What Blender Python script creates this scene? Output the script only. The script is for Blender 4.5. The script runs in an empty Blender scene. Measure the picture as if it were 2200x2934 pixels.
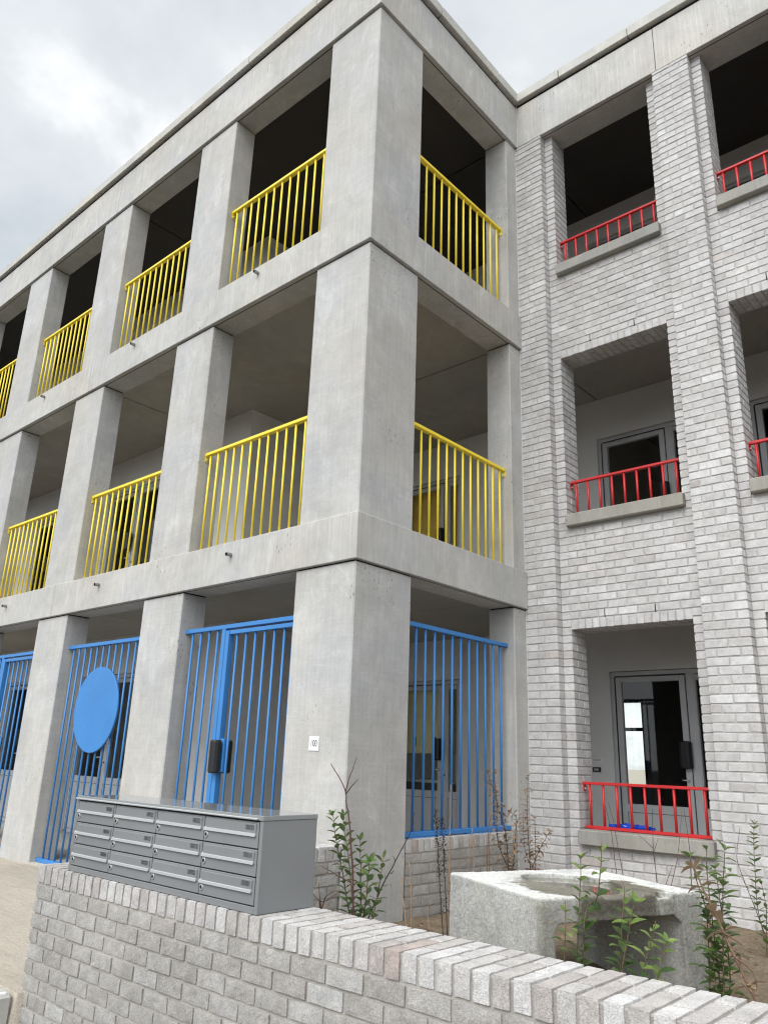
import bpy, bmesh, math, random
from mathutils import Vector, Matrix, noise
random.seed(7)
R = math.radians
C = bpy.context.scene.collection
SC = bpy.context.scene

# ------------------------------------------------------------------ materials
def newmat(name):
    m = bpy.data.materials.new(name); m.use_nodes = True
    nt = m.node_tree; nt.nodes.clear()
    return m, nt, nt.nodes, nt.links

class NB:
    """small node-building helper"""
    def __init__(s, name):
        s.m, s.nt, s.N, s.L = newmat(name)
        s.out = s.N.new('ShaderNodeOutputMaterial')
        s.geo = s.N.new('ShaderNodeNewGeometry')
    def n(s, t, **kw):
        o = s.N.new(t)
        for k, v in kw.items():
            if k in o.inputs: s.set(o.inputs[k], v)
            else: setattr(o, k, v)
        return o
    def set(s, sock, v):
        if hasattr(v, 'is_linked') or hasattr(v, 'links'): s.L.new(v, sock)
        else: sock.default_value = v
    def pos(s, sx=1, sy=1, sz=1, src=None):
        mp = s.N.new('ShaderNodeMapping'); mp.inputs['Scale'].default_value = (sx, sy, sz)
        s.L.new(src or s.geo.outputs['Position'], mp.inputs['Vector']); return mp.outputs[0]
    def noise(s, scale, detail=4, rough=.55, vec=None, dist=0):
        t = s.N.new('ShaderNodeTexNoise'); t.inputs['Scale'].default_value = scale
        t.inputs['Detail'].default_value = detail; t.inputs['Roughness'].default_value = rough
        t.inputs['Distortion'].default_value = dist
        s.L.new(vec or s.geo.outputs['Position'], t.inputs['Vector']); return t.outputs[0]
    def vor(s, scale, vec=None, feat='F1', rnd=1):
        t = s.N.new('ShaderNodeTexVoronoi'); t.inputs['Scale'].default_value = scale; t.feature = feat
        t.inputs['Randomness'].default_value = rnd
        s.L.new(vec or s.geo.outputs['Position'], t.inputs['Vector']); return t
    def rng(s, v, a, b, c, d, smooth=False):
        t = s.N.new('ShaderNodeMapRange')
        if smooth: t.interpolation_type = 'SMOOTHSTEP'
        s.set(t.inputs[0], v)
        for i, q in enumerate((a, b, c, d)): t.inputs[i+1].default_value = q
        return t.outputs[0]
    def math(s, op, a, b=0.0):
        t = s.N.new('ShaderNodeMath'); t.operation = op
        s.set(t.inputs[0], a); s.set(t.inputs[1], b); return t.outputs[0]
    def mul(s, a, b): return s.math('MULTIPLY', a, b)
    def add(s, a, b): return s.math('ADD', a, b)
    def mix(s, f, a, b, mode='MIX'):
        t = s.N.new('ShaderNodeMix'); t.data_type = 'RGBA'; t.blend_type = mode
        s.set(t.inputs[0], f)
        for sock, v in ((t.inputs[6], a), (t.inputs[7], b)):
            s.set(sock, (*v, 1) if isinstance(v, tuple) and len(v) == 3 else v)
        return t.outputs[2]
    def scale(s, col, f):
        t = s.N.new('ShaderNodeVectorMath'); t.operation = 'SCALE'
        if isinstance(col, tuple): t.inputs[0].default_value = col[:3]
        else: s.L.new(col, t.inputs[0])
        s.set(t.inputs['Scale'], f); return t.outputs[0]
    def ramp(s, fac, stops, interp='LINEAR'):
        t = s.N.new('ShaderNodeValToRGB'); cr = t.color_ramp; cr.interpolation = interp
        while len(cr.elements) < len(stops): cr.elements.new(.5)
        for e, (p, c) in zip(cr.elements, stops): e.position = p; e.color = (*c, 1)
        s.set(t.inputs[0], fac); return t.outputs[0]
    def bump(s, h, strength=.3, dist=.01):
        t = s.N.new('ShaderNodeBump'); t.inputs['Strength'].default_value = strength
        t.inputs['Distance'].default_value = dist; s.L.new(h, t.inputs['Height']); return t.outputs[0]
    def bsdf(s, col, rough=.7, metal=0, spec=.5, normal=None, **kw):
        b = s.N.new('ShaderNodeBsdfPrincipled')
        s.set(b.inputs['Base Color'], (*col, 1) if isinstance(col, tuple) and len(col) == 3 else col)
        s.set(b.inputs['Roughness'], rough); b.inputs['Metallic'].default_value = metal
        b.inputs['Specular IOR Level'].default_value = spec
        if normal is not None: s.L.new(normal, b.inputs['Normal'])
        for k, v in kw.items(): s.set(b.inputs[k], v)
        s.L.new(b.outputs[0], s.out.inputs[0]); return s.m

def concrete(name, base, streak=.16, blot=.22, spots=True, rough=.75, lines=0.0, bloom_k=.10, warm=(1.05, 1.0, .92), scr=34, drips=False):
    b = NB(name)
    big = b.noise(1.1, 4, .6, dist=.3)
    mid = b.noise(4.5, 6, .7, dist=.4)
    ver = b.noise(1, 5, .75, b.pos(scr, scr, 1.1))
    fine = b.noise(190, 3, .8)
    f = b.mul(b.rng(big, .3, .7, 1-blot*.5, 1+blot*.4), b.rng(mid, .3, .7, 1-blot*.55, 1+blot*.45))
    f = b.mul(f, b.rng(ver, .3, .7, 1-streak*.7, 1+streak*.6))
    f = b.mul(f, b.rng(fine, .3, .7, .86, 1.14))
    # pale lime bloom with ragged edges
    bl = b.noise(2.4, 8, .74, b.pos(1.7, 1.7, .75), dist=.9)
    f = b.mul(f, b.add(b.mul(b.rng(bl, .52, .66, 0, 1, True), bloom_k), 1.0))
    if lines:
        ho = b.noise(1, 4, .75, b.pos(2.2, 2.2, 42))
        f = b.mul(f, b.rng(ho, .3, .72, 1-lines, 1+lines))
        cr = b.noise(1, 3, .6, b.pos(1.0, 1.0, 9), dist=1.2)
        f = b.mul(f, b.add(1.0, b.mul(b.rng(b.math('ABSOLUTE', b.math('SUBTRACT', cr, .5)), .0, .006, 1, 0), .10)))
    col = b.scale(base, f)
    col = b.mix(b.rng(b.noise(.8, 3), .35, .65, 0, 1), col, b.mix(1.0, col, warm, 'MULTIPLY'))
    if spots:
        v = b.vor(38); pin = b.mul(b.rng(v.outputs['Distance'], .07, .14, 1, 0), b.rng(b.noise(9, 2), .50, .58, 0, 1))
        col = b.mix(b.mul(pin, .6), col, (.09, .085, .08))
        # rare dark rain drips
        vs = b.vor(1, b.pos(30, 30, 12)); dr = b.mul(b.rng(vs.outputs['Distance'], .12, .24, 1, 0), b.rng(b.noise(1.5, 2), .60, .66, 0, 1))
        col = b.mix(b.mul(dr, .55), col, (.06, .058, .055))
    if drips:   # rain drips that ran over the beam edge on the weather side
        sz = b.n('ShaderNodeSeparateXYZ'); b.L.new(b.geo.outputs['Position'], sz.inputs[0])
        sn = b.n('ShaderNodeSeparateXYZ'); b.L.new(b.geo.outputs['True Normal'], sn.inputs[0])
        frac = b.math('FRACT', b.mul(b.add(sz.outputs[2], .396), 1/3.0))           # 1 just below each beam
        top = b.rng(frac, .84, .985, 0, 1)
        vd = b.vor(1, b.pos(38, 38, 26)); sp_ = b.rng(vd.outputs['Distance'], .16, .30, 1, 0)
        colm = b.rng(b.noise(1, 2, .5, b.pos(14, 14, .4)), .50, .56, 0, 1)
        dm = b.mul(b.mul(sp_, top), b.mul(colm, b.rng(sn.outputs[0], .5, .8, 0, 1)))
        col = b.mix(b.mul(dm, .75), col, (.05, .048, .045))
    hgt = b.add(b.mul(b.noise(60, 3), .5), b.mul(mid, .9))
    return b.bsdf(col, b.rng(mid, .3, .7, rough-.1, rough+.1), spec=.35, normal=b.bump(hgt, .3, .004))

def brick(name, stops, grain=.5, wear=.22):
    b = NB(name)
    r1 = b.geo.outputs['Random Per Island']
    wn = b.n('ShaderNodeTexWhiteNoise'); wn.noise_dimensions = '1D'; b.L.new(r1, wn.inputs['W'])
    col = b.ramp(r1, stops)
    off = b.n('ShaderNodeVectorMath'); off.operation = 'SCALE'; b.L.new(wn.outputs['Color'], off.inputs[0]); off.inputs['Scale'].default_value = 30
    ad = b.n('ShaderNodeVectorMath'); ad.operation = 'ADD'; b.L.new(off.outputs[0], ad.inputs[0]); b.L.new(b.geo.outputs['Position'], ad.inputs[1])
    p = ad.outputs[0]
    blot = b.noise(13, 4, .6, p); fine = b.noise(150, 3, .7, p)
    f = b.mul(b.rng(blot, .28, .72, 1-wear, 1+wear*.8), b.rng(fine, .3, .7, 1-.14*grain, 1+.14*grain))
    # slow soiling across the wall
    f = b.mul(f, b.rng(b.noise(.9, 4, .6), .3, .7, .87, 1.1))
    col = b.scale(col, f)
    pin = b.rng(b.noise(17, 3, .5, p), .60, .72, 0, .55)
    col = b.mix(pin, col, b.scale(col, .72))
    # small dark pocks
    v = b.vor(55, p); pk = b.mul(b.rng(v.outputs['Distance'], .08, .16, 1, 0), b.rng(b.noise(7, 2, .5, p), .5, .6, 0, .6))
    col = b.mix(pk, col, (.1, .09, .085))
    h = b.add(b.mul(b.noise(240, 2, .6), .7*grain), b.mul(b.noise(28, 4), 1.0))
    return b.bsdf(col, .85, spec=.25, normal=b.bump(h, .55, .004))

def paint(name, col, rough=.42, var=.06):
    b = NB(name)
    f = b.rng(b.noise(3, 3), .3, .7, 1-var, 1+var)
    return b.bsdf(b.scale(col, f), b.rng(b.noise(30, 3), .3, .7, rough-.06, rough+.08), spec=.45, normal=b.bump(b.noise(220, 2), .06, .001))

M = {}
M['concrete'] = concrete('column_concrete', (.440, .438, .432), streak=.12, blot=.20, lines=.045, bloom_k=.12, drips=True)
M['beam_concrete'] = concrete('beam_concrete', (.452, .449, .438), streak=.20, blot=.22, scr=46, bloom_k=.14)
M['sill_concrete'] = concrete('sill_concrete', (.30, .295, .275), blot=.25)
M['coping_concrete'] = concrete('coping_concrete', (.47, .465, .44), streak=.06, blot=.2)
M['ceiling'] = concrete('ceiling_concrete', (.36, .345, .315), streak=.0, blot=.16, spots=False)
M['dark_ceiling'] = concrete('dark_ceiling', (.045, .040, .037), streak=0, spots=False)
M['floor'] = concrete('floor_concrete', (.42, .41, .385), streak=0)
M['brick'] = brick('facade_brick', [(0, (.40, .365, .35)), (.015, (.475, .454, .440)), (.3, (.515, .498, .485)), (.75, (.54, .524, .512)), (.92, (.57, .557, .547)), (.99, (.605, .595, .587)), (1, (.53, .47, .44))], grain=1.1, wear=.16)
M['brick_wall'] = brick('garden_brick', [(0, (.345, .285, .25)), (.025, (.35, .325, .297)), (.3, (.370, .349, .322)), (.75, (.388, .368, .342)), (.95, (.418, .402, .38)), (1, (.46, .45, .43))], grain=2.1, wear=.20)
M['brick_cap'] = brick('rowlock_brick', [(0, (.40, .33, .295)), (.04, (.42, .385, .36)), (.3, (.455, .43, .408)), (.75, (.50, .478, .458)), (.95, (.55, .532, .515)), (1, (.58, .57, .555))], grain=2.1, wear=.18)  # paler brick, lightened further in place of skylight on the wall tops
def mortar(name, c):
    b = NB(name)
    f = b.mul(b.rng(b.noise(200, 3, .7), .3, .7, .8, 1.15), b.rng(b.noise(2, 4), .3, .7, .88, 1.1))
    return b.bsdf(b.scale(c, f), .95, spec=.1, normal=b.bump(b.noise(160, 4, .7), .8, .005))
M['mortar'] = mortar('mortar', (.465, .448, .432))
M['mortar_wall'] = mortar('wall_mortar', (.40, .372, .34))
M['yellow'] = paint('yellow_paint', (.90, .70, .05))
M['blue'] = paint('blue_paint', (.042, .200, .495))
M['red'] = paint('red_paint', (.52, .022, .024))
M['render'] = paint('gallery_render', (.73, .718, .70), .9, .03)
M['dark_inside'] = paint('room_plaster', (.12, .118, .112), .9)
M['door_metal'] = paint('door_grey', (.52, .525, .53), .45)
M['door_groove'] = paint('door_groove', (.05, .05, .05), .6)
M['black'] = paint('black_plastic', (.012, .012, .013), .38)
M['mail'] = paint('mailbox_grey', (.215, .220, .222), .36, .05)
M['mail_lid'] = paint('mailbox_lid', (.24, .25, .25), .07, .05)
M['mail_dark'] = paint('mailbox_shadow_gap', (.035, .036, .036), .5)
M['alu'] = NB('aluminium').bsdf((.66, .66, .65), .42, metal=.75)
M['steel'] = NB('steel_pipe').bsdf((.30, .31, .31), .4, metal=.6)
M['plate'] = paint('plate_white', (.80, .80, .80), .3, .02)
M['ink'] = paint('ink_black', (.06, .06, .062), .5)
M['cream'] = paint('cupboard_cream', (.82, .70, .40), .5, .05)
M['wood'] = paint('ply_yellow', (.85, .55, .12), .5, .12)
M['kitchen_dark'] = paint('worktop_dark', (.05, .05, .052), .4)
M['bag'] = paint('plastic_blue', (.006, .05, .42), .25, .2)
M['seam'] = NB('seam_black').bsdf((.015, .014, .013), .9)
M['caulk'] = NB('caulk').bsdf((.52, .52, .50), .6)
def glass():
    b = NB('glass')
    tr = b.n('ShaderNodeBsdfTransparent'); tr.inputs[0].default_value = (.96, .985, .97, 1)
    gl = b.n('ShaderNodeBsdfGlossy'); gl.inputs['Roughness'].default_value = .02; gl.inputs[0].default_value = (.9, .9, .9, 1)
    fr = b.n('ShaderNodeFresnel'); fr.inputs[0].default_value = 1.5
    mx = b.n('ShaderNodeMixShader'); b.L.new(b.mul(fr.outputs[0], b.math('SUBTRACT', 1.0, b.geo.outputs['Backfacing'])), mx.inputs[0])
    b.L.new(tr.outputs[0], mx.inputs[1]); b.L.new(gl.outputs[0], mx.inputs[2]); b.L.new(mx.outputs[0], b.out.inputs[0])
    return b.m
M['glass'] = glass()
def sand():
    b = NB('sand')
    g1 = b.noise(2.2, 6, .6); g2 = b.noise(120, 4, .75); rip = b.noise(1, 6, .7, b.pos(1.6, 9, 3), dist=.5)
    f = b.mul(b.rng(g1, .3, .7, .9, 1.08), b.rng(g2, .25, .75, .55, 1.42))
    f = b.mul(f, b.rng(rip, .35, .6, .93, 1.03))
    col = b.scale((.42, .37, .305), f)
    col = b.mix(b.rng(g1, .5, .7, 0, .35), col, (.31, .285, .245))
    v = b.vor(70); col = b.mix(b.mul(b.rng(v.outputs['Distance'], .15, .3, 1, 0), b.rng(g1, .4, .6, .1, .6)), col, (.23, .20, .155))
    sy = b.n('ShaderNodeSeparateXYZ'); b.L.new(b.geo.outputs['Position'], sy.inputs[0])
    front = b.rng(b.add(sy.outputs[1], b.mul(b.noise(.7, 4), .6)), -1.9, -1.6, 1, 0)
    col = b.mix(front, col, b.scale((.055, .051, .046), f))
    h = b.add(b.mul(g2, .5), b.mul(rip, 2.5))
    return b.bsdf(col, .95, spec=.1, normal=b.bump(h, .6, .012))
M['sand'] = sand()
def soil():
    b = NB('soil')
    g1 = b.noise(3, 6, .65); g2 = b.noise(45, 5, .75)
    f = b.mul(b.rng(g1, .3, .7, .7, 1.2), b.rng(g2, .3, .7, .6, 1.3))
    return b.bsdf(b.scale((.25, .195, .135), f), .97, spec=.1, normal=b.bump(b.add(g2, b.mul(g1, .6)), .9, .02))
M['soil'] = soil()
def rough_concrete():
    b = NB('weathered_concrete')
    g = b.noise(95, 4, .75); m = b.noise(7, 5, .65); sp = b.noise(42, 2, .5)
    f = b.mul(b.rng(b.noise(48, 3, .8), .3, .7, .80, 1.18), b.mul(b.rng(g, .25, .75, .66, 1.32), b.rng(m, .3, .7, .80, 1.14)))
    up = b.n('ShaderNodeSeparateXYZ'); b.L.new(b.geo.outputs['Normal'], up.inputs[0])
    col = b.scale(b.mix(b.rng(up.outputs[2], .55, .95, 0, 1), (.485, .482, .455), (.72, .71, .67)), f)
    col = b.mix(b.mul(b.rng(sp, .62, .70, 0, 1), .35), col, (.10, .10, .095))
    vk = b.vor(75); col = b.mix(b.mul(b.rng(vk.outputs['Distance'], .10, .22, 1, 0), b.rng(b.noise(14, 3), .42, .6, 0, .65)), col, (.13, .13, .125))
    dk = b.noise(1, 4, .6, b.pos(6, 6, .9)); col = b.mix(b.rng(dk, .54, .68, 0, .5), col, b.scale(col, .5))
    # mossy yellowish tint
    col = b.mix(b.mul(b.rng(b.noise(3.5, 4, .6), .52, .66, 0, 1), .30), col, (.30, .28, .19))
    # grime and damp on the overflow side
    fr0 = b.n('ShaderNodeSeparateXYZ'); b.L.new(b.n('ShaderNodeTexCoord').outputs['Object'], fr0.inputs[0])
    gr = b.mul(b.rng(b.add(fr0.outputs[1], b.mul(b.math('SUBTRACT', b.noise(11, 4, .65), .5), .10)), .005, .05, 1, 0), b.rng(fr0.outputs[2], .60, .52, 0, 1))
    col = b.mix(b.mul(gr, .8), col, b.mix(1.0, col, (.52, .51, .48), 'MULTIPLY'))
    # wet stain round the basin and down the spalled edge
    vec = b.n('ShaderNodeTexCoord').outputs['Object']
    sx = b.n('ShaderNodeSeparateXYZ'); b.L.new(vec, sx.inputs[0])
    dx = b.mul(b.math('SUBTRACT', sx.outputs[0], .52), 1/.41); dy = b.mul(b.math('SUBTRACT', sx.outputs[1], .30), 1/.44)
    dd = b.add(b.mul(dx, dx), b.mul(dy, dy))
    wet = b.rng(b.add(dd, b.mul(b.math('SUBTRACT', b.noise(6, 4, .6), .5), 1.5)), .75, 1.05, 1, 0, True)
    wet = b.mul(wet, b.rng(sx.outputs[2], .35, .50, 0, 1))
    col = b.mix(wet, col, b.mix(1.0, col, (.33, .31, .26), 'MULTIPLY'))
    ro = b.rng(wet, 0, 1, .9, .35)
    h = b.add(b.mul(g, .8), b.mul(m, 1.2))
    return b.bsdf(col, ro, spec=.35, normal=b.bump(h, .8, .008))
M['trough'] = rough_concrete()
def water():
    b = NB('water')
    return b.bsdf(b.mix(b.noise(9, 4), (.20, .18, .13), (.10, .09, .065)), .04, spec=.6, normal=b.bump(b.noise(14, 2), .05, .004))
M['water'] = water()
def leafmat(name, a, c, under):
    b = NB(name)
    r1 = b.geo.outputs['Random Per Island']
    col = b.mix(r1, a, c)
    col = b.scale(col, b.rng(b.noise(60, 3), .3, .7, .8, 1.2))
    col = b.mix(b.geo.outputs['Backfacing'], col, under)
    bs = b.n('ShaderNodeBsdfPrincipled'); b.L.new(col, bs.inputs['Base Color']); bs.inputs['Roughness'].default_value = .30
    bs.inputs['Specular IOR Level'].default_value = .4
    tl = b.n('ShaderNodeBsdfTranslucent'); b.L.new(b.scale(col, 1.2), tl.inputs[0])
    mx = b.n('ShaderNodeMixShader'); mx.inputs[0].default_value = .22
    b.L.new(bs.outputs[0], mx.inputs[1]); b.L.new(tl.outputs[0], mx.inputs[2]); b.L.new(mx.outputs[0], b.out.inputs[0])
    return b.m
M['leaf'] = leafmat('privet_leaf', (.040, .085, .022), (.10, .165, .04), (.15, .20, .085))
M['leaf_mid'] = leafmat('fresh_leaf', (.07, .13, .03), (.12, .19, .05), (.15, .21, .08))
M['leaf_young'] = leafmat('young_leaf', (.12, .19, .04), (.20, .28, .075), (.22, .29, .12))
M['leaf_dead'] = leafmat('dead_leaf', (.20, .12, .065), (.38, .26, .155), (.32, .23, .15))
M['seed'] = NB('seed_head').bsdf((.025, .014, .012), .8)
def bark(name, c):
    b = NB(name); return b.bsdf(b.scale(c, b.rng(b.noise(70, 4), .3, .7, .6, 1.3)), .85, normal=b.bump(b.noise(120, 3), .5, .002))
M['bark_red'] = bark('bark_red', (.10, .045, .038)); M['bark_dark'] = bark('bark_dark', (.04, .03, .028))
M['bark_pale'] = bark('bark_pale', (.34, .23, .15)); M['bark_brown'] = bark('bark_brown', (.15, .09, .055))
M['stem_green'] = bark('stem_green', (.15, .11, .06))

# ------------------------------------------------------------------ mesh builder
def _box_template():
    sg = (-1, 1); key = {}; pts = []
    for sx in sg:
        for sy in sg:
            for sz in sg:
                for a in range(3):
                    key[(sx, sy, sz, a)] = len(pts); pts.append(((sx, sy, sz), a))
    faces = []
    def P(i):
        (s, a) = pts[i]; return Vector([s[k]*(1 if k == a else .8) for k in range(3)])
    def addf(f):
        n = (P(f[1])-P(f[0])).cross(P(f[2])-P(f[0])); c = sum((P(i) for i in f), Vector())/len(f)
        faces.append(f if n.dot(c) > 0 else f[::-1])
    for a in range(3):
        o = [k for k in range(3) if k != a]
        for s in sg:
            f = []
            for p, q in ((-1, -1), (1, -1), (1, 1), (-1, 1)):
                c = [0, 0, 0]; c[a] = s; c[o[0]] = p; c[o[1]] = q; f.append(key[(*c, a)])
            addf(f)
    for c_ in range(3):
        a, b = [k for k in range(3) if k != c_]
        for sa in sg:
            for sb in sg:
                c0 = [0, 0, 0]; c0[a] = sa; c0[b] = sb; c1 = list(c0); c0[c_] = -1; c1[c_] = 1
                addf([key[(*c0, a)], key[(*c0, b)], key[(*c1, b)], key[(*c1, a)]])
    for sx in sg:
        for sy in sg:
            for sz in sg: addf([key[(sx, sy, sz, a)] for a in range(3)])
    return pts, faces
BT_P, BT_F = _box_template()

def _rough_template(nx, ny, nz):
    n = (nx, ny, nz); idx = {}; pts = []; faces = []
    def vid(p):
        if p not in idx: idx[p] = len(pts); pts.append(tuple(2*p[k]/n[k]-1 for k in range(3)))
        return idx[p]
    for a in range(3):
        o = [k for k in range(3) if k != a]
        for s in (0, n[a]):
            for i in range(n[o[0]]):
                for j in range(n[o[1]]):
                    f = []
                    for p, q in ((0, 0), (1, 0), (1, 1), (0, 1)):
                        c = [0, 0, 0]; c[a] = s; c[o[0]] = i+p; c[o[1]] = j+q; f.append(vid(tuple(c)))
                    v = [Vector(pts[k]) for k in f]
                    nn = (v[1]-v[0]).cross(v[2]-v[0]); nn2 = Vector((0, 0, 0)); nn2[a] = 1 if s else -1
                    faces.append(f if nn.dot(nn2) > 0 else f[::-1])
    return pts, faces

class MB:
    def __init__(s): s.v = []; s.f = []; s.mi = []; s.sm = []
    def _add(s, vs, fs, mi=0, smooth=False):
        o = len(s.v); s.v += vs
        for f in fs: s.f.append([i+o for i in f]); s.mi.append(mi); s.sm.append(smooth)
    def box(s, x0, x1, y0, y1, z0, z1, c=.004, mi=0, jit=0):
        lo = (min(x0, x1), min(y0, y1), min(z0, z1)); hi = (max(x0, x1), max(y0, y1), max(z0, z1))
        c = min(c, *(.45*(hi[k]-lo[k]) for k in range(3)))
        J = {}
        vs = []
        for sg, a in BT_P:
            if jit and sg not in J: J[sg] = [random.uniform(-jit, jit) for _ in range(3)]
            j = J.get(sg, (0, 0, 0))
            vs.append(tuple((hi[k] if sg[k] > 0 else lo[k]) - (0 if k == a else sg[k]*c) + j[k] for k in range(3)))
        s._add(vs, BT_F, mi)
    def rough(s, x0, x1, y0, y1, z0, z1, div, r=.0032, amp=.0019, mi=0):
        pts, fs = div if isinstance(div, tuple) else RT[div]
        ce = Vector(((x0+x1)/2, (y0+y1)/2, (z0+z1)/2)); h = Vector((abs(x1-x0)/2, abs(y1-y0)/2, abs(z1-z0)/2))
        sd = Vector([random.uniform(0, 50) for _ in range(3)]); vs = []
        for p in pts:
            q = Vector((p[0]*h.x, p[1]*h.y, p[2]*h.z)); inn = Vector([max(-(h[k]-r), min(h[k]-r, q[k])) for k in range(3)])
            d = q-inn
            if d.length > 1e-9: q = inn+d.normalized()*min(r, d.length)
            w = ce+q
            nz = noise.noise_vector(w*20+sd)*amp*.6 + noise.noise_vector(w*95+sd)*amp*.9
            vs.append(tuple(w+nz))
        s._add(vs, fs, mi, False)
    def cyl(s, p0, p1, r0, r1=None, n=12, mi=0, caps=True):
        s.tube([p0, p1], [r0, r0 if r1 is None else r1], n, mi, caps)
    def tube(s, pts, rad, n=6, mi=0, caps=True):
        pts = [Vector(p) for p in pts]; o = []; up = None
        for i, p in enumerate(pts):
            t = (pts[min(i+1, len(pts)-1)]-pts[max(i-1, 0)]).normalized()
            if up is None: up = t.orthogonal().normalized()
            up = (up-t*up.dot(t)).normalized(); w = t.cross(up)
            r = rad[i] if isinstance(rad, list) else rad
            o.append([tuple(p+(up*math.cos(2*math.pi*k/n)+w*math.sin(2*math.pi*k/n))*r) for k in range(n)])
        b = len(s.v)
        for ring in o: s.v += ring
        for i in range(len(o)-1):
            for k in range(n):
                k2 = (k+1) % n
                s.f.append([b+i*n+k, b+i*n+k2, b+(i+1)*n+k2, b+(i+1)*n+k]); s.mi.append(mi); s.sm.append(True)
        if caps:
            s.f.append([b+k for k in range(n)][::-1]); s.mi.append(mi); s.sm.append(False)
            s.f.append([b+(len(o)-1)*n+k for k in range(n)]); s.mi.append(mi); s.sm.append(False)
    def mesh(s, me, mat=None, mi=0):
        vs = [tuple((mat @ v.co) if mat else v.co) for v in me.vertices]
        s._add(vs, [list(p.vertices) for p in me.polygons], mi)
    def prism(s, poly, z0, z1, c=.008, mi=0):
        bm = bmesh.new(); b = [bm.verts.new((x, y, z0)) for x, y in poly]; t = [bm.verts.new((x, y, z1)) for x, y in poly]
        n = len(poly); bm.faces.new(b[::-1]); bm.faces.new(t)
        for i in range(n): bm.faces.new([b[i], b[(i+1) % n], t[(i+1) % n], t[i]])
        bmesh.ops.recalc_face_normals(bm, faces=bm.faces)
        if c: bmesh.ops.bevel(bm, geom=list(bm.edges), offset=c, segments=1, affect='EDGES')
        me = bpy.data.meshes.new('t'); bm.to_mesh(me); bm.free(); s.mesh(me, None, mi); bpy.data.meshes.remove(me)
    def data(s, name, mats, org=(0, 0, 0)):
        me = bpy.data.meshes.new(name)
        ox, oy, oz = org
        me.from_pydata([(x-ox, y-oy, z-oz) for x, y, z in s.v], [], s.f)
        for m in (mats if isinstance(mats, (list, tuple)) else [mats]): me.materials.append(M[m])
        me.polygons.foreach_set('material_index', s.mi); me.polygons.foreach_set('use_smooth', s.sm)
        me.update(); return me

def part(name, mb, mats, parent=None, loc=None):
    """a mesh object under parent; mb coordinates are in the parent's space"""
    org = loc or (0, 0, 0)
    me = mb if isinstance(mb, bpy.types.Mesh) else mb.data(name, mats, org)
    o = bpy.data.objects.new(name, me); C.objects.link(o); o.parent = parent; o.location = org
    return o
def thing(name, label, cat, loc=(0, 0, 0), rz=0, group=None):
    o = bpy.data.objects.new(name, None); C.objects.link(o); o.location = loc; o.rotation_euler = (0, 0, rz)
    o.empty_display_size = .1
    return tag(o, label, cat, group)
def tag(o, label, cat, group=None):
    o['label'] = label; o['category'] = cat
    if group: o['group'] = group
    return o
def structure(name, mb, mats):
    o = part(name, mb, mats); o['kind'] = 'structure'; return o
def text_mesh(s, size, sx=1.0, extrude=.0006, thin=.009):
    cu = bpy.data.curves.new('t', 'FONT'); cu.body = s; cu.size = size; cu.extrude = extrude; cu.offset = -thin*size
    cu.align_x = 'CENTER'; cu.align_y = 'CENTER'
    o = bpy.data.objects.new('t', cu); C.objects.link(o)
    dg = bpy.context.evaluated_depsgraph_get(); dg.update()
    me = bpy.data.meshes.new_from_object(o.evaluated_get(dg)); bpy.data.objects.remove(o); bpy.data.curves.remove(cu)
    me.transform(Matrix.Diagonal((sx, 1, 1, 1)))
    return me
FACE_FRONT = Matrix.Rotation(R(90), 4, 'X')       # text upright, reading from -y
def lettering(name, s, size, parent, loc, sx=1.0, mat='ink', extrude=.0006, thin=.009):
    me = text_mesh(s, size, sx, extrude, thin); me.transform(FACE_FRONT); me.materials.clear(); me.materials.append(M[mat])
    me.name = name
    return part(name, me, None, parent, loc)
# ------------------------------------------------------------------ measured levels (metres)
D = 2.5626; PAN = 2.66; JAMB = 2.95
B1B, B1T, B2B, B2T, B3B, B3T = 2.604, 2.994, 5.604, 6.016, 8.449, 9.066
COLS = [(-3.077, -2.375), (-5.4446, -4.7133), (-7.829, -7.077), (-10.2, -9.46), (-12.57, -11.83)]
bld = thing('apartment_building', 'three-storey block with grey concrete gallery frame and pale grey brick wing', 'building')

# ---- concrete frame
for k, (zt, segs) in enumerate((((B1B, B1T), 0), ((B2B, B2T), 0), ((B3B, B3T), 1))):
    z0, z1 = zt
    poly = [(-5.076, 0), (0, 0), (0, D-.001), (-.33, D-.001), (-.33, .32), (-5.076, .32)]
    nm = 'roof_beam' if segs else 'floor_beam'
    def groove(mb, x0, x1, y0, y1): mb.box(x0, x1, y0, y1, z0-.0015, z0+.002, .0005, 1)
    mb = MB(); mb.prism(poly, z0, z1, .0045); groove(mb, -5.07, -.05, .050, .060); groove(mb, -.060, -.050, .061, D-.02); part(nm, mb, ['beam_concrete', 'seam'], bld)
    mb = MB(); mb.prism([(-10.2, 0), (-5.084, 0), (-5.084, .32), (-10.2, .32)], z0, z1, .0045); groove(mb, -10.19, -5.09, .050, .060); part(nm, mb, ['beam_concrete', 'seam'], bld)
    mb = MB(); mb.prism([(-13, 0), (-10.208, 0), (-10.208, .32), (-13, .32)], z0, z1); part(nm, mb, 'beam_concrete', bld)
for a, b in ((0.001, 1.780), (1.786, 3.93)):
    mb = MB(); mb.prism([(a, D), (b, D), (b, JAMB), (a, JAMB)], B3B, B3T, .0045); mb.box(a+.01, b-.01, D+.05, D+.06, B3B-.0015, B3B+.002, .0005, 1); part('roof_beam', mb, ['beam_concrete', 'seam'], bld)
LEV = [(-.4, B1B), (B1T, B2B), (B2T, B3B)]
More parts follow.
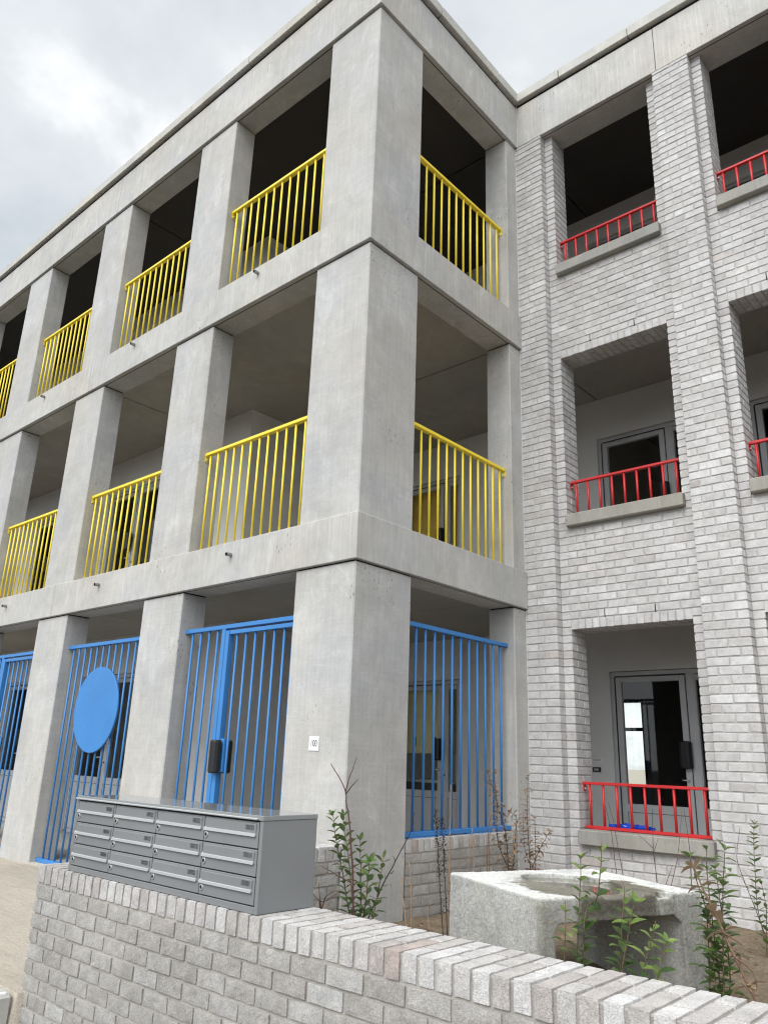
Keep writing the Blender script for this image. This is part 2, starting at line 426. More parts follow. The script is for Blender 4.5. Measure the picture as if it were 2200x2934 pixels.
for z0, z1_ in LEV:       # each column ends in a thin dark bearing joint under its beam
    z1 = z1_-.011; q = .012; ja, jb = z1-.004, z1_+.004
    mb = MB(); mb.prism([(-.731, .03), (-.03, .03), (-.03, .7245), (-.32, .7245), (-.32, .32), (-.731, .32)], z0, z1, .009)
    mb.prism([(-.731+q, .03+q), (-.03-q, .03+q), (-.03-q, .7245-q), (-.31, .7245-q), (-.31, .31), (-.731+q, .31)], ja, jb, 0, 1)
    part('column', mb, ['concrete', 'seam'], bld)
    for a, b in COLS:
        mb = MB(); mb.box(a, b, .03, .318, z0, z1, .009); mb.box(a+q, b-q, .03+q, .31, ja, jb, .001, 1); part('column', mb, ['concrete', 'seam'], bld)
    mb = MB(); mb.box(-.335, -.03, 2.343, 2.80, z0, z1, .009); mb.box(-.32, -.03-q, 2.343+q, 2.7, ja, jb, .001, 1); part('column', mb, ['concrete', 'seam'], bld)
# coping stones along the roof edge
CT0, CT1 = 9.112, 9.245
def coping_seg(poly):
    mb = MB(); mb.prism(poly, CT0, CT1, .006); part('coping', mb, 'coping_concrete', bld)
xs = [-.964-1.19*i for i in range(11)]
coping_seg([(xs[0]+.004, -.05), (.05, -.05), (.05, .945), (-.4, .945), (-.4, .4), (xs[0]+.004, .4)])
for a, b in zip(xs[1:], xs[:-1]): coping_seg([(a+.004, -.05), (b-.004, -.05), (b-.004, .4), (a+.004, .4)])
coping_seg([(-.4, .953), (.05, .953), (.05, 2.096), (-.4, 2.096)])
coping_seg([(-.4, 2.104), (.05, 2.104), (.05, D-.05), (.622, D-.05), (.622, JAMB+.1), (-.4, JAMB+.1)])
for a, b in ((.63, 1.51), (1.518, 2.70), (2.708, 3.98)): coping_seg([(a, D-.05), (b, D-.05), (b, JAMB+.1), (a, JAMB+.1)])
mb = MB()   # recess under the coping, coloured black for its shadow line
mb.prism([(-13, .016), (-.016, .016), (-.016, D+.016), (3.9, D+.016), (3.9, D+.2), (-.2, D+.2), (-.2, .2), (-13, .2)], B3T-.01, CT0+.01, 0)
part('coping_shadow_gap', mb, 'seam', bld)
# drain spouts through the beams
for x in (-1.62, -4.01, -6.40, -8.77):
    for z in (2.862, 5.925):
        mb = MB()
        n = 14; ro, ri = .019, .0155
        p0, p1 = Vector((x, .02, z+.004)), Vector((x+.004, -.058, z-.004))
        mb.tube([p0, p1], ro, n, 0, False); mb.tube([p1, p0+Vector((0, .02, 0))], ri, n, 1, False)
        b = len(mb.v)
        for k in range(n):
            a0 = 2*math.pi*k/n; a1 = 2*math.pi*(k+1)/n
            mb._add([(p1.x+math.cos(a)*r_, p1.y, p1.z+math.sin(a)*r_) for a, r_ in ((a0, ro), (a1, ro), (a1, ri), (a0, ri))], [[0, 1, 2, 3]], 0)
        part('drain_spout', mb, ['steel', 'seam'], bld)

# ---- slabs, ceilings and floors
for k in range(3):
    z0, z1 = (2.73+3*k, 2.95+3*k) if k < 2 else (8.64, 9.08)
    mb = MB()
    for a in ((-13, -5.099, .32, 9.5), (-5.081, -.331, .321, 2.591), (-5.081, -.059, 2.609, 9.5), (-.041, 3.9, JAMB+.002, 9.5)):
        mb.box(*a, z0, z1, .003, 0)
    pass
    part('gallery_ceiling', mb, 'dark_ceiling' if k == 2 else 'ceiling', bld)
    mb = MB()
    mb.box(-5.11, -5.07, .33, 9.4, z0+.05, z1-.01, .001); mb.box(-5.07, -.07, 2.58, 2.62, z0+.05, z1-.01, .001); mb.box(-.07, -.03, JAMB+.01, 9.4, z0+.05, z1-.01, .001)
    part('ceiling_joint', mb, 'seam', bld)
mb = MB(); mb.prism([(-13, .04), (-.04, .04), (-.04, 2.95), (3.9, 2.95), (3.9, 9.5), (-13, 9.5)], -.45, -.085, 0); part('gallery_floor', mb, 'floor', bld)

# ---- gallery walls with door openings
DOORS_B = [(-3.485, .83, .155), (-.09, .83, .155), (1.80, .83, .155)]      # back wall, facing the planter
DOORS_A = [(-7.66, .82, .73), (-10.36, .82, .73), (-12.9, .6, .3)]
def dwidth(d): return d[1]+d[2]+.055*2+.10
AY, BY = 1.87, 4.51
for k in range(3):
    zf = -.085+3*k; zc = 2.735+3*k if k < 2 else 8.645; zh = 2.176+3*k
    mb = MB()
    def wallx(x0, x1, y0, y1, doors):
        cur = x0
        for d in sorted(doors):
            a, b = d[0], d[0]+dwidth(d)
            if a > cur: mb.box(cur, a, y0, y1, zf, zc, .002)
            mb.box(a, b, y0, y1, zh, zc, .002); cur = b
        if cur < x1: mb.box(cur, x1, y0, y1, zf, zc, .002)
    wallx(-13, -3.96, AY, AY+.2, DOORS_A)
    mb.box(-4.16, -3.96, AY+.2, BY+.2, zf, zc, .002)
    wallx(-3.96, 3.9, BY, BY+.2, DOORS_B)
    part('gallery_wall', mb, 'render', bld)
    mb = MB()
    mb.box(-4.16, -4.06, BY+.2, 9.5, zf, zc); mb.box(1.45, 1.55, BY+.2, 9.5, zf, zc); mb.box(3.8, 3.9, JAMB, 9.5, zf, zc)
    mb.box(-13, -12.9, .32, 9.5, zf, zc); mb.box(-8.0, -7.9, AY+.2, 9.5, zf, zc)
    # rear wall with openings, the corner room's widened to let in more light
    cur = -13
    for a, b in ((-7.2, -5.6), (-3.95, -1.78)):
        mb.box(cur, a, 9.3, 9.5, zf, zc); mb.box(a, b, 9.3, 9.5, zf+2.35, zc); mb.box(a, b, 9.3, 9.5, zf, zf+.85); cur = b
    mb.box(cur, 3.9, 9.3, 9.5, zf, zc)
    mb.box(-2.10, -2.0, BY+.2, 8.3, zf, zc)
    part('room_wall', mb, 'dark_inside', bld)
    mb = MB(); mb.box(-4.055, -4.03, BY+.205, 9.29, zf+.14, zc-.005, .002); mb.box(-2.13, -2.105, BY+.205, 8.29, zf+.14, zc-.005, .002); part('bounce_lining', mb, 'render', bld)  # pale lining added to bounce window light inside the corner room
    if k < 2:
        for a, b in ((-7.2, -5.6), (-3.95, -1.78)):
            mb = MB(); z0, z1 = zf+.85, zf+2.35
            for x in (a, (a+b)/2-.03, b-.06): mb.box(x, x+.06, 9.33, 9.39, z0, z1)
            for z in (z0, z1-.06, z0+.95): mb.box(a+.06, b-.06, 9.335, 9.385, z, z+.06)
            part('rear_window', mb, 'black', bld)

def door_set(d, y, k, shield=True):
    x0, lw, sw = d; tot = dwidth(d); zf = -.055+3*k; zt = 2.17+3*k; y += .03
    mb = MB(); f = .055
    mb.box(x0, x0+f, y, y+.07, zf, zt); mb.box(x0+tot-f, x0+tot, y, y+.07, zf, zt); mb.box(x0+f, x0+tot-f, y, y+.07, zt-f, zt)
    xm = x0+f+lw; mb.box(xm, xm+.10, y, y+.07, zf, zt-f); mb.box(x0+f, x0+tot-f, y+.01, y+.07, zf-.03, zf+.025)
    mb.box(x0+f-.012, x0+f, y-.002, y+.02, zf, zt-f-.001, .001, 1); mb.box(xm, xm+.008, y-.002, y+.02, zf, zt-f-.001, .001, 1); mb.box(x0+f, xm, y-.002, y+.02, zt-f, zt-f+.009, .001, 1)
    part('door_frame', mb, ['door_metal', 'door_groove'], bld)
    def panel(name, a, b, st):
        mb = MB(); g0 = zf+.765; z1 = zt-f-.008
        mb.box(a, a+st, y-.006, y+.05, zf+.03, z1); mb.box(b-st, b, y-.006, y+.05, zf+.03, z1)
        mb.box(a+st, b-st, y-.006, y+.05, z1-.06, z1); mb.box(a+st, b-st, y-.006, y+.05, zf+.03, g0)
        mb.box(a+st, b-st, y-.008, y, g0-.092, g0-.086, .001, 1); mb.box(a+st-.003, a+st+.003, y-.008, y, zf+.05, g0-.086, .001, 1)
        o = part(name, mb, ['door_metal', 'door_groove'], bld)
        mb = MB(); mb.box(a+st, b-st, y+.018, y+.026, g0, z1-.06, .001); part('glass_pane', mb, 'glass', o)
        return o
    o = panel('door', x0+f+.006, xm-.004, .068)
    panel('sidelight', xm+.10, x0+tot-f, .012)
    if shield:
        xr = xm-.0
        mb = MB(); z = 1.25+3*k
        bm = bmesh.new()
        pr = [(xr-.115, y-.03), (xr-.115, y-.05), (xr-.075, y-.105), (xr+.006, y-.105), (xr+.03, y-.07), (xr+.03, y-.03)]
        mb.prism(pr, z-.145, z+.14, .012); mb.box(xr-.08, xr+.0, y-.04, y-.004, z-.08, z+.08)
        part('door_shield', mb, 'black', o)
        mb = MB(); mb.cyl((xr-.04, y-.008, .985+3*k), (xr-.04, y-.04, .985+3*k), .012); mb.tube([(xr-.04, y-.04, .985+3*k), (xr-.10, y-.045, .985+3*k)], .008, 8)
        part('door_handle', mb, 'alu', o)
        mb = MB(); mb.cyl((xr+.05, y-.002, .915+3*k), (xr+.05, y-.009, .915+3*k), .011); part('lock_cylinder', mb, 'black', o)
for k in range(3):
    for d in DOORS_B: door_set(d, BY, k)
    for d in DOORS_A[:2]: door_set(d, AY, k, True)

# ---- fitted cupboards that show through the door panes
cab = thing('kitchen_cupboard', 'cream wall cupboards over a dark worktop behind the ground-floor corner door', 'cupboard', (-3.12, 4.76, -.06))
mb = MB()
for i in range(3): mb.box(-.52+.36*i, -.165+.36*i, 0, .35, 1.25, 2.25, .006)
part('wall_cupboard', mb, 'cream', cab)
mb = MB(); mb.box(-.53, .57, .02, .55, .86, .90); part('worktop', mb, 'alu', cab)
mb = MB(); mb.box(-.52, .56, .05, .55, 0, .86); part('base_cupboard', mb, 'kitchen_dark', cab)
mb = MB()
for i in range(3): mb.box(-.49+.36*i, -.475+.36*i, -.02, 0, 1.36, 1.48)
part('handle', mb, 'black', cab)
pan = thing('plywood_wardrobe', 'yellowish plywood wardrobe doors behind the first-floor corner door', 'wardrobe', (-3.04, 4.76, 2.95))
mb = MB(); mb.box(-.5, .55, .02, .6, 0, 2.4); part('carcass', mb, 'wood', pan)
for a, b in ((-.5, -.155), (-.15, .195), (.2, .55)):
    mb = MB(); mb.box(a, b, 0, .018, .05, 2.38); part('door_leaf', mb, 'wood', pan)

# ------------------------------------------------------------------ brick wing
ZR = .0156; PITCH = .077
bk = MB(); mo = MB()
def run(u0, u1, y0, y1, z0, z1, off=0, L=.188, J=.012, jit=.0009):
    u = u0-off
    while u < u1-.004:
        a, b = max(u, u0), min(u+L, u1)
        if b-a > .022:
            dz = random.uniform(-.0015, .0015); dy = random.uniform(-.0014, .0014)
            bk.box(a, b, y0+dy, y1, z0+dz, z1+dz, .0035, 0, jit)
        u += L+J
piers = [(-.028, .325)]+[(1.735+1.79*i, 2.125+1.79*i) for i in range(2)]
panels = [(.325, 1.735), (2.125, 3.525)]
opens = [(.43, 1.622), (2.225, 3.412)]
SILL_B, SILL_T, LIN_B = .42, .545, 2.375
rows = [(n, ZR+PITCH*n) for n in range(-5, 111)]
for n, z in rows:
    z0, z1 = z, min(z+.065, B3B-.004)
    if z1-z0 < .015: continue
    for i, (a, b) in enumerate(piers):
        w = b-a
        cuts = ([0, .5*w-.006, .5*w+.006, w] if n % 2 else [0, .24*w-.004, .24*w+.008, .76*w-.008, .76*w+.004, w]) if i else ([0, .56*w, .56*w+.012, w] if n % 2 else [0, .36*w, .36*w+.012, w])
        for j in range(0, len(cuts), 2):
            dz = random.uniform(-.0015, .0015); dy = random.uniform(-.0014, .0014)
            bk.box(a+cuts[j], a+cuts[j+1], D+dy, PAN+.004, z0+dz, z1+dz, .0035, 0, .0009)
    k = 0
    while k < 2 and z >= 3.003*(k+1)+SILL_B-.06: k += 1
    zb, zt, zl = SILL_B+3.003*k, SILL_T+3.003*k, (LIN_B+3.003*k if k < 2 else 99)
    for (a, b), (o0, o1) in zip(panels, opens):
        if z1 > zb+.005 and z0 < zl+.092:
            for (p, q) in ((a+.002, o0), (o1, b-.002)):
                d1 = .188 if n % 2 else .09
                bk.box(p, q, PAN+random.uniform(-.0014, .0014), PAN+d1, z0, z1, .0035, 0, .0009); bk.box(p, q, PAN+d1+.012, JAMB, z0, z1, .0035, 0, .0009)
        else:
            run(a+.002, b-.002, PAN, PAN+.10, z0, min(z1, zb-.004) if abs(z0-zb) < .06 else z1, .1 if n % 2 else 0)
for k in range(2):
    zl = LIN_B+3.003*k
    for o0, o1 in opens:
        n = 16; w = (o1-o0)/n
        for i in range(n):
            s = .188 if i % 2 else .09; a = o0+i*w+.006; b = o0+(i+1)*w-.006
            if i == 0: a = o0
            if i == n-1: b = o1
            dz = random.uniform(-.0014, .0014); dy = random.uniform(-.003, .002)
            bk.box(a, b, PAN+dy, PAN+s, zl+dz, zl+.09, .0035, 0, .0009); bk.box(a, b, PAN+s+.012, JAMB, zl+dz, zl+.09, .0035, 0, .0009)
m_ = .0065
for i, (a, b) in enumerate(piers): mo.box(a+m_, b-m_, D+m_, JAMB-.004, -.4, B3B-.002, .001)
for (a, b), (o0, o1) in zip(panels, opens):
    mo.box(a-.02, o0-m_, PAN+m_, JAMB-.005, -.4, B3B-.003, .001); mo.box(o1+m_, b+.02, PAN+m_, JAMB-.005, -.4, B3B-.003, .001)
    zz = -.4
    for k in range(3):
        mo.box(o0-.01, o1+.01, PAN+m_+.0005, JAMB-.006, zz, SILL_B+3.003*k, .001); zz = LIN_B+3.003*k+m_
bm_ = MB(); bm_._add(bk.v, bk.f, 0); bm_._add(mo.v, mo.f, 1)
part('brick_facade', bm_, ['brick', 'mortar'], bld)
for k in range(3):
    for i, (o0, o1) in enumerate(opens):
        mb = MB(); z = 3.003*k
        mb.prism([(o0+.012, 2.588), (o1+.03, 2.588), (o1+.03, 2.96), (o0+.012, 2.96)], SILL_B+z, SILL_T+z, .007); part('window_sill', mb, 'sill_concrete', bld)
        if k < 2:
            for u in (.30, .72):
                mb = MB(); x = o0+(o1-o0)*u; mb.box(x-.004, x+.004, PAN-.0035, PAN+.03, LIN_B+z+.098, LIN_B+z+.098+.072, .0005); part('weep_slot', mb, 'seam', bld)
mb = MB(); mb.box(-.0305, -.0225, D-.006, D+.02, -.3, B3B-.01, .002); part('joint_sealant', mb, 'caulk', bld)
mb = MB(); mb.box(-.004, .007, D-.004, D+.003, B3B+.004, CT0+.004, .001); part('joint_sealant', mb, 'caulk', bld)
# ------------------------------------------------------------------ low brick walls of the planter
RT = {'st': _rough_template(9, 3, 4), 'sty': _rough_template(3, 9, 4), 'rl': _rough_template(4, 6, 5), 'rly': _rough_template(6, 4, 5)}
def brick_wall(name, label, axis, f, back, u0, u1, ztop, zbot, side=1, split=(.118, .236), detail=True, div=1.0):
    """wall whose face lies at coordinate f and whose back lies at 'back'; runs u0..u1 along axis"""
    def bx(a, b, c, d, z0, z1, kind, mi=0):
        p = (a, b, c, d) if axis == 'x' else (c, d, a, b)
        bb.rough(*p, z0, z1, kind if axis == 'x' else kind+'y', mi=mi)
    sgn = 1 if back > f else -1; th = abs(back-f)
    bb = MB(); mm = MB()
    n = round((u1-u0)/.077); w = (u1-u0)/n
    for i in range(n):
        s = split[i % 2]*th/.354
        a = u0+i*w+(.006 if i else 0); b = u0+(i+1)*w-(.006 if i < n-1 else 0)
        j = random.uniform(-.003, .003)
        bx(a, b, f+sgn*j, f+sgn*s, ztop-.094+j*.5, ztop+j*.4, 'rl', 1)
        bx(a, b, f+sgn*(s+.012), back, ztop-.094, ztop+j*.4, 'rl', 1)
    z = ztop-.094-.012-.065; r = 0
    while z > zbot-.07:
        u = u0 - (.1 if r % 2 else 0)
        while u < u1-.01:
            a, b = max(u, u0), min(u+.188, u1)
            if b-a > .03:
                j = random.uniform(-.003, .003); jz = random.uniform(-.002, .002)
                bx(a, b, f+sgn*j, f+sgn*.1, z+jz, z+.065+jz, 'st')
                bx(a, b, back-sgn*.1, back, z+jz, z+.065+jz, 'st')
            u += .2
        z -= .077; r += 1
    q = .0075
    p = (u0+q, u1-q, f+sgn*q, back-sgn*q) if axis == 'x' else (f+sgn*q, back-sgn*q, u0+q, u1-q)
    mm.box(*p, zbot-.05, ztop-.008, .004)
    t = thing(name, label, 'wall')
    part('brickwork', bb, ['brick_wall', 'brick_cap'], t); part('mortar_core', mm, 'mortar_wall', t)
    return t
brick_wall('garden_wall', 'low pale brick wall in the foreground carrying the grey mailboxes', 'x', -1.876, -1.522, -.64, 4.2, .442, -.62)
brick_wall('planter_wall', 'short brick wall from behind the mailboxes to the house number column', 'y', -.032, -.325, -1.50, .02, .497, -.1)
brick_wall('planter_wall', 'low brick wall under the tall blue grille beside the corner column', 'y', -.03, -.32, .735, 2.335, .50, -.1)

# ------------------------------------------------------------------ ground
def ss(a, b, x):
    t = max(0, min(1, (x-a)/(b-a))); return t*t*(3-2*t)
def lines(dense, far):
    return sorted(set([-v for v in far]+dense+far))
def sheet(name, xs, ys, h, mat):
    mb = MB(); nx = len(xs); mb.v = [(x, y, h(x, y)) for y in ys for x in xs]
    for j in range(len(ys)-1):
        for i in range(nx-1):
            mb.f.append([j*nx+i, j*nx+i+1, (j+1)*nx+i+1, (j+1)*nx+i]); mb.mi.append(0); mb.sm.append(True)
    return structure(name, mb, mat)
far = [10, 14, 20, 30, 50, 90, 160, 300, 600]
gx = lines([round(-9+.12*i, 3) for i in range(160)]+[-.63, -.595], far); gy = lines([round(-6+.1*i, 3) for i in range(70)]+[-1.905, -1.925, -1.95], far)
def gh(x, y):
    z = -.105-.1*ss(-.3, -1.85, y)
    if y < -1.905: z = -.205-.42*ss(-1.905, -1.95, y)
    if -.2 < x < 7 and -1.9 < y < 2.6: z = -.30
    if x > -.6 and y < -1.65: z = -.62
    if y > .1 and x < -.1: z = -.25 if y > .2 else z
    near = abs(x) < 9 and abs(y) < 6
    if near and z > -.24: z += .012*noise.noise((x*1.7, y*1.7, 3))+.006*noise.noise((x*6, y*6, 5))
    return z
sheet('ground', gx, gy, gh, 'sand')
sx = [round(-.03+.05*i, 3) for i in range(146)]; sy = [round(-1.54+.05*i, 3) for i in range(83)]
def sh(x, y):
    z = -.055+.03*noise.noise((x*1.3, y*1.3, 1))+.018*noise.noise((x*4, y*4, 2))+.012*noise.noise((x*11, y*11, 4))
    return z
sheet('soil', sx, sy, sh, 'soil')
# old concrete edging at the end of the wall
t = thing('concrete_edging', 'broken pale concrete edge block at the left foot of the foreground wall', 'kerb', (-1.4, -2.0, -.6))
mb = MB(); mb.prism([(-1.6, -.13), (.775, -.15), (.770, .085), (-1.6, .09)], -.3, .392, .02); part('block', mb, 'coping_concrete', t)
mb = MB(); mb.prism([(.70, -.155), (.74, -.155), (.76, .05), (.735, .05)], .30, .397, .004); part('white_chip', mb, 'plate', t)

# ------------------------------------------------------------------ railings, gates and grilles
_barcache = {}
def bar_mesh(mat, h, r=.011):
    k = (mat, round(h, 3), r)
    if k not in _barcache:
        mb = MB(); mb.cyl((0, 0, 0), (0, 0, h), r, n=12); _barcache[k] = mb.data('bar', mat)
    return _barcache[k]
def bars(root, mat, xs, y, z0, z1, r=.011):
    for x in xs: part('bar', bar_mesh(mat, z1-z0, r), None, root, (x, y, z0))
def bracket(root, mat, x, z, s):
    mb = MB(); mb.box(x, x+s*.006, -.024, .024, z-.062, z, .001); mb.cyl((x+s*.006, 0, z-.042), (x+s*.02, 0, z-.042), .009, n=8, mi=1)
    part('end_bracket', mb, [mat, 'alu'], root)
def yellow_railing(label, loc, rz, W, h, first, n, left=True, right=True):
    t = thing('balcony_railing', label, 'railing', loc, rz, 'yellow balcony railings')
    mb = MB(); mb.box(.002, W-.002, -.026, .026, h-.034, h, .004); part('top_rail', mb, 'yellow', t)
    mb = MB(); mb.box(first-.02, first+.132*(n-1)+.02, -.015, .015, .002, .010, .002); part('bottom_flat', mb, 'yellow', t)
    bars(t, 'yellow', [first+.132*i for i in range(n)], 0, .008, h-.030)
    bracket(t, 'yellow', .002, h-.03, 1); bracket(t, 'yellow', W-.002, h-.03, -1)
    return t
nth = ['first', 'second', 'third', 'fourth']
wh = ['right beside the corner column', 'in the second bay from the corner column', 'in the third bay from the corner column', 'in the fourth bay at the left edge']
edges = [-.731]+[a for a, b in COLS]; starts = [b for a, b in COLS]
for lvl, (z, h, nb, nm) in enumerate(((B1T, 1.106, 3, 'middle-floor'), (B2T, 1.144, 4, 'top-floor'))):
    for i in range(nb):
        yellow_railing(f'yellow bar railing on the {nm} front, {wh[i]}', (starts[i], .13, z), 0, edges[i]-starts[i], h, .073, 12)
    yellow_railing(f'yellow bar railing on the {nm} side opening, next to the brick wing', (-.13, .726, z), R(90), 2.343-.726, h, .084, 12)

# red window railings
for k in range(3):
    for i, (o0, o1) in enumerate(opens):
        z = SILL_T+3.003*k; W = o1-o0
        fl = ['ground-floor', 'middle-floor', 'top-floor'][k]
        pos = ['opening nearest the concrete frame', 'opening cut by the right edge'][i]
        t = thing('window_railing', f'red bar railing across the {fl} brick {pos}', 'railing', (o0, 2.78, z), 0, 'red window railings')
        h = .412
        mb = MB(); mb.box(-.012, W-.004, -.02, .02, h-.026, h, .004); part('top_rail', mb, 'red', t)
        mb = MB(); mb.box(.004, W-.004, -.02, .02, .004, .030, .003); mb.box(.08, .22, -.018, .018, -.004, .004, .001); mb.box(W-.3, W-.12, -.018, .018, -.004, .004, .001); part('bottom_rail', mb, 'red', t)
        bars(t, 'red', [.056+.1325*j for j in range(9)], 0, .028, h-.024, .012)
        bracket(t, 'red', -.002, h-.02, 1)

# tall blue grille on the low wall
t = thing('steel_grille', 'tall blue bar grille standing on the low brick wall at the side', 'fence', (-.13, .726, .505), R(90), 'blue steel grilles')
W = 2.343-.726
mb = MB(); mb.box(.002, W+.0, -.022, .022, 1.690, 1.730, .004); part('top_rail', mb, 'blue', t)
mb = MB(); mb.box(.002, W, -.03, .03, .004, .042, .004); mb.box(.12, .62, -.028, .028, -.012, .004, .002); mb.box(W-.7, W-.15, -.028, .028, -.008, .004, .002); part('bottom_rail', mb, 'blue', t)
bars(t, 'blue', [.068+.1305*i for i in range(12)], 0, .04, 1.694)
# grille with the disc
W = -3.077+4.7133
t = thing('steel_grille', 'tall blue bar grille with a big blue disc between two columns', 'fence', (-4.7133, .13, -.095), 0, 'blue steel grilles')
mb = MB(); mb.box(.002, W-.002, -.022, .022, 2.29, 2.33, .004); part('top_rail', mb, 'blue', t)
mb = MB(); mb.box(.0, W, -.03, .03, .01, .05, .004); mb.box(.15, W-.15, -.028, .028, -.01, .01, .002); part('bottom_rail', mb, 'blue', t)
bars(t, 'blue', [.109+.132*i for i in range(12)], 0, .048, 2.292)
mb = MB(); c = Vector((.858, -.040, 1.597)); n = 72; r = .447
ring = lambda rr, y: [(c.x+math.cos(2*math.pi*i/n)*rr, y, c.z+math.sin(2*math.pi*i/n)*rr) for i in range(n)]
prof = [(r-.003, c.y-.012), (r, c.y-.009), (r, c.y+.006)]
o = len(mb.v)
for rr, y in prof: mb.v += ring(rr, y)
for a in range(2):
    for i in range(n):
        mb.f.append([o+a*n+i, o+(a+1)*n+i, o+(a+1)*n+(i+1) % n, o+a*n+(i+1) % n]); mb.mi.append(0); mb.sm.append(False)
mb.f.append([o+i for i in range(n)]); mb.mi.append(0); mb.sm.append(False)
mb.f.append([o+2*n+i for i in range(n)][::-1]); mb.mi.append(0); mb.sm.append(False)
for dx in (-.2, .2):
    mb.box(c.x+dx-.02, c.x+dx+.02, c.y+.004, .012, c.z-.36, c.z-.32)
part('disc', mb, 'blue', t)
# gates
def gate(label, x0, x1):
    W = x1-x0
    t = thing('entrance_gate', label, 'gate', (x0, .13, -.095), 0, 'blue entrance gates')
    mb = MB(); mb.box(.002, W-.002, -.025, .025, 2.29, 2.33, .004)
    mb.box(.585, .640, -.025, .025, 0, 2.291, .004); mb.box(.0, .586, -.03, .03, .01, .05, .004); mb.box(W-.03, W-.002, -.025, .025, 0, 2.291, .003)
    part('gate_frame', mb, 'blue', t)
    bars(t, 'blue', [.103+.132*i for i in range(4)], 0, .048, 2.292)
    mb = MB(); L0, L1 = .652, W-.036
    mb.box(L0, L0+.052, -.03, .03, .03, 2.272, .004); mb.box(L1-.05, L1, -.025, .025, .03, 2.272, .004)
    mb.box(L0+.053, L1-.051, -.025, .025, 2.234, 2.272, .004); mb.box(L0+.053, L1-.051, -.025, .025, .03, .07, .004)
    lf = part('gate_leaf', mb, 'blue', t)
    bars(lf, 'blue', [.794+.129*i for i in range(6)], 0, .068, 2.236)
    mb = MB(); z0, z1 = 1.005, 1.315
    mb.box(L0+.052, L0+.115, -.022, .022, z0+.03, z1, .004); part('lock_case', mb, 'blue', lf)
    for s, w in ((-1, .085), (1, .13)):
        mb = MB()
        pr = [(L0+.0, s*.032), (L0+.112, s*.032), (L0+.112, s*.06), (L0+.085, s*.105), (L0+.02, s*.105), (L0-.0, s*.07)]
        if s > 0: pr = pr[::-1]
        mb.prism(pr, z0+.02, z1-.012, .014); part('lock_shield', mb, 'black', lf)
    return t
gate('blue barred entrance gate with black lock shield beside the numbered corner column', -2.375, -.731)
gate('blue barred gate partly cut by the left edge, beyond the disc grille', -7.077, -5.4446)

# ------------------------------------------------------------------ signs
t = thing('house_number_sign', 'small white plate reading 100 on the concrete corner column', 'sign', (-.384, .028, 1.191))
mb = MB(); mb.box(-.0535, .0535, -.004, .001, -.0525, .0525, .001); part('plate', mb, 'plate', t)
lettering('numeral', '100', .070, t, (0, -.0048, 0), .72, thin=0)
t = thing('door_number_sign', 'small plate reading 100/0003 on the wall left of the ground-floor door', 'sign', (-.296, 4.508, 1.168))
mb = MB(); mb.box(-.075, .075, -.004, .001, -.023, .023, .001); part('plate', mb, 'plate', t)
lettering('numeral', '100/0003', .034, t, (0, -.0048, 0), .80, thin=.012)
t = thing('doorbell', 'black doorbell box on the wall under the 100/0003 plate', 'doorbell', (-.304, 4.508, 1.062))
mb = MB(); mb.box(-.05, .05, -.018, .001, -.026, .026, .004); part('housing', mb, 'black', t)
mb = MB(); mb.box(-.03, .03, -.021, -.017, -.013, .013, .002); part('button', mb, 'steel', t)

# ------------------------------------------------------------------ mailboxes
MX0, MX1, MY0, MY1, MZ0, MZ1 = -.332, 1.312, -1.864, -1.535, .443, .838
mx = thing('mailbox_unit', 'grey metal bank of twelve mailboxes standing on the foreground brick wall', 'mailboxes', ((MX0+MX1)/2, (MY0+MY1)/2, MZ0))
W2, D2, H = (MX1-MX0)/2, (MY1-MY0)/2, MZ1-MZ0
mb = MB()
mb.box(-W2, -W2+.022, -D2, D2, 0, H-.022, .002); mb.box(W2-.022, W2, -D2, D2, 0, H-.022, .002)
mb.box(-W2+.0225, W2-.0225, -D2, D2-.01, 0, .028, .002); mb.box(-W2+.0225, W2-.0225, D2-.012, D2, .028, H-.022, .002)
mb.box(-W2+.0225, W2-.0225, -D2+.035, -D2+.04, .028, H-.022, .001, 1)
part('cabinet', mb, ['mail', 'mail_dark'], mx)
mb = MB(); mb.box(-W2-.002, W2+.002, -D2-.004, D2+.002, H-.021, H, .002); part('lid', mb, 'mail_lid', mx)
mb = MB(); mb.box(-W2+.004, W2-.03, -D2-.016, -D2-.0045, H-.019, H-.011, .002); part('drip_edge', mb, 'alu', mx)
gw = (2*W2-.048)/4; gh_ = (H-.022-.028-.006)/3
